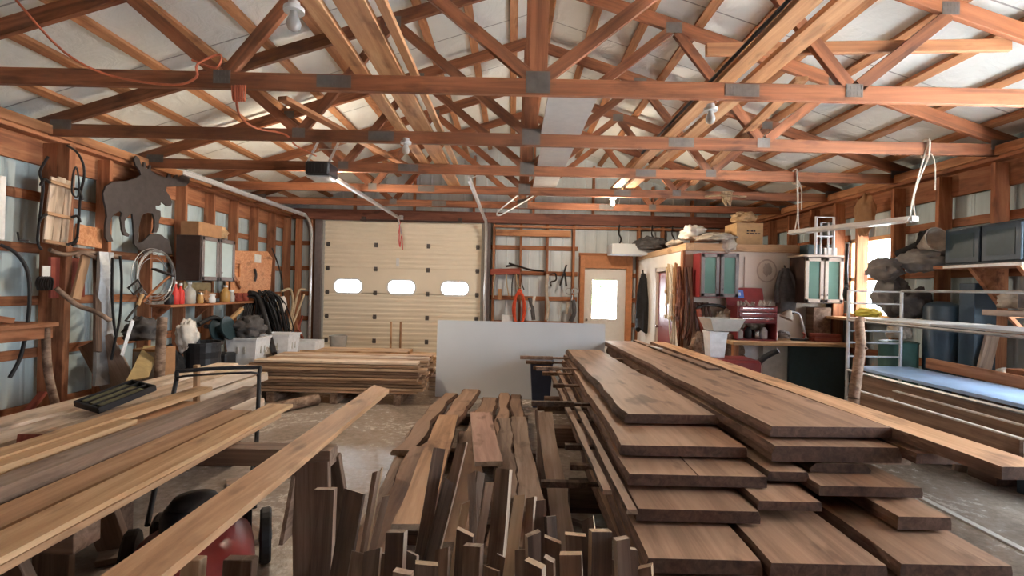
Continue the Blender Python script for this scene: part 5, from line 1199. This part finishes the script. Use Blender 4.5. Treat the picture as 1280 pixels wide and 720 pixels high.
# grey leaning board and dark board under the stickers
o=rough('leaning_board',(.36,2.75,.02),(.30,4.05,.56),.13,.03,[M['grey_board'],M['grey_board'],M['raw_edge']],None,41); tag(o,'grey board leaning up under the stickers, left of the stack','board')
o=rough('leaning_board',(.24,2.95,.02),(.235,4.1,.56),.10,.05,[M['offcut_dark'],M['offcut_dark'],M['offcut_dark']],None,42,taper=.7); tag(o,'dark tapering board leaning beside the grey one under the stickers','board')
o=beam('floor_scrap',(.32,3.35,.02),(.62,3.15,.02),.04,.03,M['offcut_dark']); tag(o,'dark stick lying on the floor below the stickers','stick')
t=empty('blue_bin',(.45,6.35,0),'dark blue plastic bin behind the stickers by the white sheet','bin')
MB().tub((.42,6.55,0),.22,.22,.30,.30,.62,.01).build('bin_body',M['blue_plastic'],t); MB().tub((.42,6.55,.6),.31,.31,.33,.33,.04,.015).build('rim',M['blue_plastic'],t)

# ================================================================ boards on the floor in the middle
WS=[M['offcut_brown'],M['slab_edge'],M['raw_edge']]
Gc='planks lying on the floor before the white sheet'
def plank(xa,Ya,xb,Yb,za,zb,w,t,mats,label,seed,live=.2,wob=.012,tip=0,roll=0):
    o=rough('floor_plank',(xa,Ya,za),(xb,Yb,zb),w,t,mats,None,seed,wob,live,tip=tip,roll=roll); return tag(o,label,'plank',Gc)
W_b=[M['slab_wood'],M['slab_edge'],M['raw_edge']]; W_g=[M['grey_board'],M['bark'],M['raw_edge']]; W_p=[M['pink_board'],M['raw_edge'],M['raw_edge']]; W_t=[M['tan_board'],M['slab_edge'],M['raw_edge']]
plank(-.93,4.2,-.82,6.5,.16,.16,.20,.05,W_b,'brown plank at the left of the far row, touching the white sheet',51,.5,.03)
plank(-.68,4.2,-.54,6.6,.20,.20,.22,.05,W_b,'wavy brown plank in the far row, second from left',52,.6,.04)
plank(-.36,4.2,-.26,6.3,.16,.16,.25,.05,W_b,'brown plank with a dark knot gap in the far row, third from left',53,.5,.03)
plank(-.08,4.2,-.06,6.5,.18,.18,.14,.05,W_b,'narrow plank in the far row, fourth from left',54,.4,.03)
plank(.10,4.2,.10,6.5,.16,.16,.16,.05,W_b,'plank at the right of the far row',55,.4,.03)
plank(-.82,3.0,-.92,5.0,.10,.10,.22,.04,W_g,'grey-brown plank lying lowest, at the left of the middle pile',56,.3,.015)
plank(-.50,2.5,-.60,4.75,.36,.33,.20,.035,W_t,'orange-brown plank on top of the middle pile, left',57,.1,.008)
plank(-.72,2.4,-.74,4.2,.20,.20,.22,.05,W_b,'brown plank under the orange-brown one, left of the middle pile',58,.3,.02)
plank(-.13,3.23,-.28,4.62,.43,.40,.19,.032,W_p,'pale pinkish plank lying topmost in the middle pile',59,.0,.004)
plank(-.0,2.9,-.05,4.75,.33,.31,.16,.03,W_g,'grey plank right of the pinkish one, wavy edge',60,.4,.03)
plank(.14,2.85,.09,4.9,.31,.29,.17,.035,W_g,'grey-brown plank with rounded far corner, right side of the middle pile',61,.3,.012,.0)
plank(-.30,2.6,-.35,4.6,.22,.22,.24,.05,W_b,'brown plank beneath the pinkish one in the middle pile',62,.3,.02)
plank(.02,2.6,.02,4.6,.20,.20,.28,.05,W_b,'broad brown plank beneath the grey ones in the middle pile',63,.3,.02)
for k,(x0,x1) in enumerate(((-.98,.25),(-.98,.25),(-.95,.22))):
    Y=(3.3,4.4,5.6)[k]; o=beam('floor_bearer',(x0,Y,.055),(x1,Y,.055),.10,.1,M['offcut_dark']) if k else beam('floor_bearer',(-.72,Y-.3,.075),(.2,Y-.3,.075),.10,.14,M['offcut_dark']); tag(o,f"dark bearer under the middle planks, {ORD[k]} from the front",'bearer','bearers under the middle planks')
# ---- upright offcuts in the front bundle
up=[ # px left, px right, py top, Y, lean px at 100 px lower, thickness, face material
 (430,455,613,1.95,-6,.03,'offcut_dark'),(465,472,590,1.9,-8,.03,'offcut_brown'),(474,477,588,1.92,-8,.012,'offcut_tan'),(481,507,667,1.55,-2,.05,'offcut_dark'),
 (520,549,704,1.38,-2,.05,'offcut_brown'),(543,557,561,1.95,-14,.012,'offcut_dark'),(572,583,552,2.0,-24,.035,'offcut_brown'),(556,568,600,1.9,-22,.03,'offcut_dark'),
 (570,592,667,1.6,-6,.04,'offcut_dark'),(578,601,686,1.5,-3,.04,'offcut_brown'),(607,617,604,1.85,-18,.035,'offcut_brown'),(620,638,586,1.9,-10,.04,'offcut_dark'),
 (644,656,621,1.75,-18,.05,'offcut_tan'),(658,667,620,1.76,-10,.03,'offcut_brown'),(668,683,622,1.77,-3,.05,'offcut_dark'),(661,677,669,1.6,2,.04,'offcut_dark'),
 (681,702,677,1.55,2,.05,'offcut_dark'),(683,695,649,1.72,4,.04,'offcut_dark'),(706,733,672,1.55,3,.06,'offcut_dark'),(727,742,650,1.66,8,.05,'offcut_dark'),
 (739,766,669,1.52,-4,.05,'offcut_dark'),(770,788,679,1.5,3,.05,'offcut_dark'),(700,727,694,1.42,2,.05,'offcut_brown'),(680,692,698,1.4,0,.04,'offcut_brown'),
 (655,677,708,1.36,0,.05,'offcut_dark'),(490,513,715,1.32,0,.04,'offcut_brown'),(797,812,708,1.42,3,.05,'offcut_brown'),(578,588,628,1.85,-16,.03,'offcut_tan'),
 (585,594,590,2.05,8,.02,'grey_board'),(597,606,592,2.05,-14,.02,'grey_board'),(478,486,622,1.8,-18,.03,'offcut_brown')]
r0=random.Random(77)
for q in range(20):
    a=436+q*18.5+r0.uniform(-5,5); w_=r0.uniform(14,24); up.append((a,a+w_,r0.uniform(684,716),r0.uniform(1.58,1.75),r0.uniform(-4,4),r0.uniform(.015,.03),'offcut_dark' if q%3 else 'offcut_brown'))
up=[(a,b_,c_,d_,e_,min(t_,.028),m_) for a,b_,c_,d_,e_,t_,m_ in up]
order=sorted(range(len(up)),key=lambda i:up[i][0])
rank={i:k for k,i in enumerate(order)}
Gu='offcuts standing upright in the front bundle'
tall=lambda Y,py: 'tall' if py<625 else ('knee-high' if py<680 else 'short')
for i,(a,c,py,Y,lean,t,mt) in enumerate(up):
    top=P((a+c)/2,py,Y); w=(c-a)*Y/F
    yb=max(1.18,Y-.16-.22*(top.z)) if Y>1.6 else Y-.10
    # direction seen in the photograph, carried down to the floor
    low=P((a+c)/2+lean,py+100,Y); k=(top.z)/(top.z-low.z); bot=top+(low-top)*k; bot=Vector((bot.x,yb,0.0))
    bb=bot
    ja=random.Random(500+i)
    side=M['raw_edge'] if ja.random()<.45 else (M['offcut_tan'] if ja.random()<.4 else M[mt])
    o=rough('upright_offcut',top,bb,w,t,[M[mt],side,M['raw_edge'] if i%2 else M['offcut_tan']],None,70+i,.004,.0,up=(ja.uniform(-.55,.35),-1,0),n=8,jag=.014)
    tag(o,f"{tall(Y,py)} upright offcut, {ordinal(rank[i])} from the left in the front bundle",'offcut',Gu)

# ================================================================ left: sawhorses and boards
def sawhorse(x0,x1,Y,label,legs,z=.73):
    s=empty('sawhorse',((x0+x1)/2,Y,0),label,'sawhorse',group='wooden sawhorses under the boards')
    beam('top_beam',(x0,Y,z-.045),(x1,Y,z-.045),.11,.09,M['offcut_brown'],s)
    for x in legs:
        for sgn in(-1,1):
            beam('leg',(x+(.02 if sgn>0 else 0),Y+sgn*.05,z-.06),(x+.05,Y+(.28 if sgn>0 else -.11),0),.19,.04,M['offcut_brown'],s,up=(0,1,0))
        MB().add([(x-.09,Y-.06,z-.09),(x-.09,Y+.06,z-.09),(x-.09,Y+.2,z-.42),(x-.09,Y-.2,z-.42),(x-.07,Y-.06,z-.09),(x-.07,Y+.06,z-.09),(x-.07,Y+.2,z-.42),(x-.07,Y-.2,z-.42)],[(0,1,2,3),(7,6,5,4),(0,4,5,1),(1,5,6,2),(2,6,7,3),(3,7,4,0)]).build('gusset',M['offcut_brown'],s)
    return s
sawhorse(-2.45,-.93,2.56,'sawhorse carrying the long plank and the left boards, plank legs in view',(-1.03,-2.36))
sawhorse(-2.6,-1.5,1.72,'nearer sawhorse hidden under the left boards',(-1.95,-2.5))
o=rough('long_plank',(-1.06,.75,.765),(-1.055,4.02,.765),.165,.03,[M['tan_board'],M['tan_board'],M['yellow_board']],None,90,.002,0,tip=.16); tag(o,'long single tan plank running diagonally out from the lower left','plank')
Gl='boards lying side by side on the left sawhorses'
def lb(xa,xb,Y0,Y1,z,t,mats,label,seed,live=0,wob=.004,tip=0):
    o=rough('sawn_board',((xa+xb)/2,Y0,z),((xa+xb)/2,Y1,z),xb-xa,t,mats,None,seed,wob,live,tip=tip); return tag(o,label,'board',Gl)
TB=[M['tan_board'],M['tan_board'],M['pale_board']]; YBm=[M['yellow_board'],M['yellow_board'],M['pale_board']]; PB=[M['pale_board'],M['pale_board'],M['grey_board']]
lb(-1.635,-1.475,.9,3.26,.78,.022,YBm,'light tan board nearest the long plank, with a square bright end',91)
lb(-1.63,-1.47,.9,3.1,.757,.025,TB,'tan board directly under the light tan one, by the long plank',92)
lb(-1.83,-1.665,.9,3.1,.775,.028,TB,'broad tan board second from the aisle on the left sawhorses',93)
lb(-1.83,-1.65,.9,2.95,.745,.014,TB,'thin board beneath the broad tan one',94)
lb(-2.02,-1.845,.9,3.6,.82,.06,[M['grey_board'],M['offcut_brown'],M['grey_board']],'rough grey bark-edged beam among the left boards',95,.5,.015)
lb(-2.115,-2.03,.9,2.62,.84,.035,YBm,'yellow board with a square end, beside the bark-edged beam',96)
lb(-2.23,-2.12,.9,3.42,.85,.03,YBm,'orange-yellow board left of the square-ended yellow one',97)
lb(-2.23,-2.04,.9,3.2,.80,.06,TB,'thick board under the two yellow boards',98)
lb(-2.02,-1.85,.9,3.2,.755,.022,TB,'board under the grey bark-edged beam',99)
# big pale stack further left
Gp='pale planks in the long stack by the left wall'
for k in range(5):
    z=.82-.085*k
    for j,(xa,xb) in enumerate(((-2.83,-2.61),(-2.60,-2.40))):
        o=rough('pale_plank',((xa+xb)/2,1.0,z-(.0 if j==0 else .012)),((xa+xb)/2+.02*(k%2),4.62+.12*((k+j)%3)-.15*j,z-(0 if j==0 else .012)),xb-xa+.01*(k%2),.075,PB,None,110+k*2+j,.006,.1)
        tag(o,f"pale weathered plank, {ORD[k]} from the top, {'wall' if j==0 else 'aisle'} side of the long left stack",'plank',Gp)
for k,Y in enumerate((1.6,3.0,4.2)):
    o=beam('stack_bearer',(-2.85,Y,.20),(-2.38,Y,.20),.12,.39,M['offcut_dark']); tag(o,f"dark bearer block under the pale left stack, {ORD[k]} from the front",'bearer','bearers under the pale left stack')
o=beam('stack_stake',P(246,492,3.55)+Vector((0,0,-.12)),P(246,456,3.55),.035,.035,M['tan_board'],up=(0,1,0)); tag(o,'short upright stake at the aisle side of the pale left stack','stake')
# black tray on the boards, brown offcut
c=P(142,507,2.95)
t=empty('black_tray',c,'black slotted tray lying tilted on the pale left stack','tray')
Mt=Matrix.Rotation(R(14),3,'X')@Matrix.Rotation(R(-20),3,'Z')@Matrix.Scale(.66,3); c=c+Vector((0.02,0,.05))
b=MB()
for cc,sz in(((0,-.24,.02),(.34,.02,.06)),((0,.24,.02),(.34,.02,.06)),((-.16,0,.02),(.02,.5,.06)),((.16,0,.02),(.02,.5,.06)),((0,0,0),(.34,.5,.012)),((.05,0,.02),(.02,.48,.05)),((-.055,0,.02),(.02,.48,.05))):
    b.box(c+Mt@Vector(cc),sz,Mt)
b.build('tray_frame',M['black_iron'],t,bevel=.004)
for x_ in(-.105,.0,.105): MB().box(c+Mt@Vector((x_,-.02,.03)),(.06,.36,.02),Mt).build('insert',M['olive'],t)
o=rough('brown_offcut',P(36,548,2.3)+Vector((0,0,.02)),P(80,538,2.5)+Vector((0,0,.0)),.10,.06,[M['slab_wood'],M['red_wood'],M['red_wood']],None,140,.01); tag(o,'short reddish offcut lying on the pale left stack','offcut')
# ---- red mower below the boards
mw=empty('lawn_mower',(-1.50,2.30,0),'red push mower with black engine and folded black handle, under the left boards','lawn mower',rotz=R(27))
Mw=WORLD[mw.name]
def mp(x,y,z): return Mw@Vector((x,y,z))
def mbuild(b,name,mat,parent=None,**k):
    b.v=[Mw@p for p in b.v]; return b.build(name,mat,parent or mw,**k)
deck=MB(); prof=[]
n=22
rings=[(.30,.09),(.31,.24),(.29,.32),(.20,.37),(.14,.385)]
for sx_,(r_,z_) in enumerate(rings):
    for i in range(n):
        a=2*math.pi*i/n; ca,sa=math.cos(a),math.sin(a)
        deck.v.append(Vector((r_*.85*math.copysign(abs(ca)**.7,ca),r_*1.15*math.copysign(abs(sa)**.7,sa),z_)))
for j in range(len(rings)-1):
    for i in range(n): deck.f.append([j*n+i,j*n+(i+1)%n,(j+1)*n+(i+1)%n,(j+1)*n+i]); deck.m.append(0)
deck.f.append([ (len(rings)-1)*n+i for i in range(n)]); deck.m.append(0)
mbuild(deck,'deck',M['red_paint'],smooth=True)
mbuild(MB().lathe([(.13,.38),(.14,.39),(.14,.48),(.12,.52),(.05,.54),(.05,.55)],(0,0.02,0),20),'engine',M['black_plastic'],smooth=True)
mbuild(MB().lathe([(.10,.52),(.11,.53),(.09,.56),(.03,.57)],(0,.02,0),16),'starter_cover',M['black_iron'],smooth=True)
mbuild(MB().lathe([(.045,0),(.05,.01),(.05,.09),(.03,.11)],(.15,.12,.42),12,M=Matrix.Rotation(R(60),3,'Y')),'muffler',M['chrome'],smooth=True)
mbuild(MB().span((-.22,.26,.12),(.24,.42,.36)),'rear_guard',M['black_plastic'],bevel=.02)
for x,y,r in((-.31,.36,.15),(.31,.36,.15),(-.29,-.32,.10),(.29,-.32,.10)):
    tyre=mbuild(MB().lathe([(r*.55,-.03),(r*.93,-.03),(r,-.018),(r,.018),(r*.93,.03),(r*.55,.03)],(x,y,r),24,M=Matrix.Rotation(R(90),3,'Y')),'wheel',M['black_rubber'])
    b=MB().lathe([(.02,-.035),(r*.2,-.035),(r*.2,.035),(.02,.035)],(x,y,r),12,M=Matrix.Rotation(R(90),3,'Y'))
    for k in range(6):
        a=k*math.pi/3; b.bar((x,y+r*.15*math.cos(a),r+r*.15*math.sin(a)),(x,y+r*.6*math.cos(a),r+r*.6*math.sin(a)),.03,.02,up=(1,0,0))
    b.v=[Mw@p for p in b.v]; b.build('hub',M['grey_plastic'],tyre)
mbuild(MB().tube([(-.25,.40,.30),(-.25,.85,.62),(-.25,1.25,.93),(-.22,1.30,.97),(.22,1.30,.97),(.25,1.25,.93),(.25,.85,.62),(.25,.40,.30)],.014,8,smooth=3),'handle',M['black_plastic'],smooth=True)
mbuild(MB().tube([(-.24,1.22,.92),(-.2,1.20,.95),(.2,1.20,.95),(.24,1.22,.92)],.008,6,smooth=3),'control_bar',M['black_iron'],smooth=True)
mbuild(MB().tube([(.15,.1,.46),(.22,.3,.5),(.24,.7,.55),(.25,.85,.63)],.007,6),'cable',M['black_rubber'],smooth=True)
# dark scraps and boards on floor below
for k,(xa,Ya,xb,Yb,l) in enumerate(((-2.05,3.3,-1.5,2.95,'pale floor board below the left boards, upper one'),(-2.3,2.7,-1.85,2.95,'pale strip lying on the floor left of the mower'),(-2.2,3.75,-1.65,4.1,'grey scrap board on the floor behind the mower'))):
    o=beam('floor_scrap',(xa,Ya,.02),(xb,Yb,.02),.12,.035,M['grey_board']); tag(o,l,'board')
# two pale blocks at the bottom edge by the mower
for k,(px,w,l) in enumerate(((243,24,'pale block end standing before the mower, left one'),(301,36,'pale block end standing before the mower, right one'))):
    q=P(px,697,1.95); o=beam('block',(q.x,1.95,q.z),(q.x,1.9,0),w*1.95/F,.05,M['offcut_tan'] if k==0 else M['offcut_brown'],up=(0,1,0)); tag(o,l,'block')
o=rough('upright_board',P(405,612,2.15),Vector((P(405,612,2.15).x+.02,2.05,0)),.09,.04,[M['offcut_dark'],M['offcut_brown'],M['raw_edge']],None,150,.003,0,up=(0,-1,0),n=6); tag(o,'dark board standing beside the sawhorse leg','board')
# ================================================================ outside, light, camera
def tree(x,y,h,label):
    t=empty('evergreen_tree',(x,y,-.13),label,'tree',group='trees outside the far wall')
    MB().tube([(x,y,-.13),(x,y,h*.4)],.14,8,smooth=0).build('trunk',M['bark'],t)
    b=MB()
    for i in range(5): b.blob((x,y,h*(.35+.13*i)),(h*.5*(1-i*.17),h*.5*(1-i*.17),h*.28),i+int(x*3),.4)
    b.build('foliage',M['tree_green'],t)
tree(4.6,24,3.2,'hazy evergreen tree outside, seen through the entry door glass')
w=bpy.data.worlds.new('sky'); bpy.context.scene.world=w; w.use_nodes=True
N=w.node_tree.nodes; L=w.node_tree.links
bg=N['Background']; bg.inputs['Color'].default_value=(.86,.93,1,1); bg.inputs['Strength'].default_value=12.0
def portal(loc,rot,sx,sy):
    l=bpy.data.lights.new('daylight_portal','AREA'); l.shape='RECTANGLE'; l.size=sx; l.size_y=sy; l.cycles.is_portal=True
    o=bpy.data.objects.new('daylight_portal',l); C.objects.link(o); o.location=loc; o.rotation_euler=rot
portal((XR+.24,(BIG[0]+BIG[1])/2,1.83),(R(90),0,R(90)),BIG[1]-BIG[0],1.8)   # wide unseen opening added in the right wall to let daylight in
portal((XR+.24,6.32,1.84),(R(90),0,R(90)),.95,1.1)
sl=bpy.data.lights.new('sun','SUN'); sl.energy=200; sl.angle=R(.6); sl.color=(1,.95,.86)
so=bpy.data.objects.new('sun',sl); C.objects.link(so); so.rotation_euler=Vector((.12,.80,-.60)).to_track_quat('-Z','Y').to_euler()
sc=bpy.context.scene
cam=bpy.data.cameras.new('camera'); cam.sensor_width=36; cam.lens=F/1280*36; cam.clip_end=200; cam.clip_start=.05
co=bpy.data.objects.new('camera',cam); C.objects.link(co)
co.matrix_world=Matrix.Translation((0,0,EYE))@Matrix.Rotation(R(90),4,'X')@Matrix.Rotation(ROLL,4,'Z')
sc.camera=co
sc.view_settings.view_transform='Standard'; sc.view_settings.look='None'; sc.view_settings.gamma=1; sc.view_settings.use_curve_mapping=False
sc.view_settings.exposure=0.45
sc.cycles.max_bounces=10; sc.cycles.diffuse_bounces=6; sc.cycles.transparent_max_bounces=8
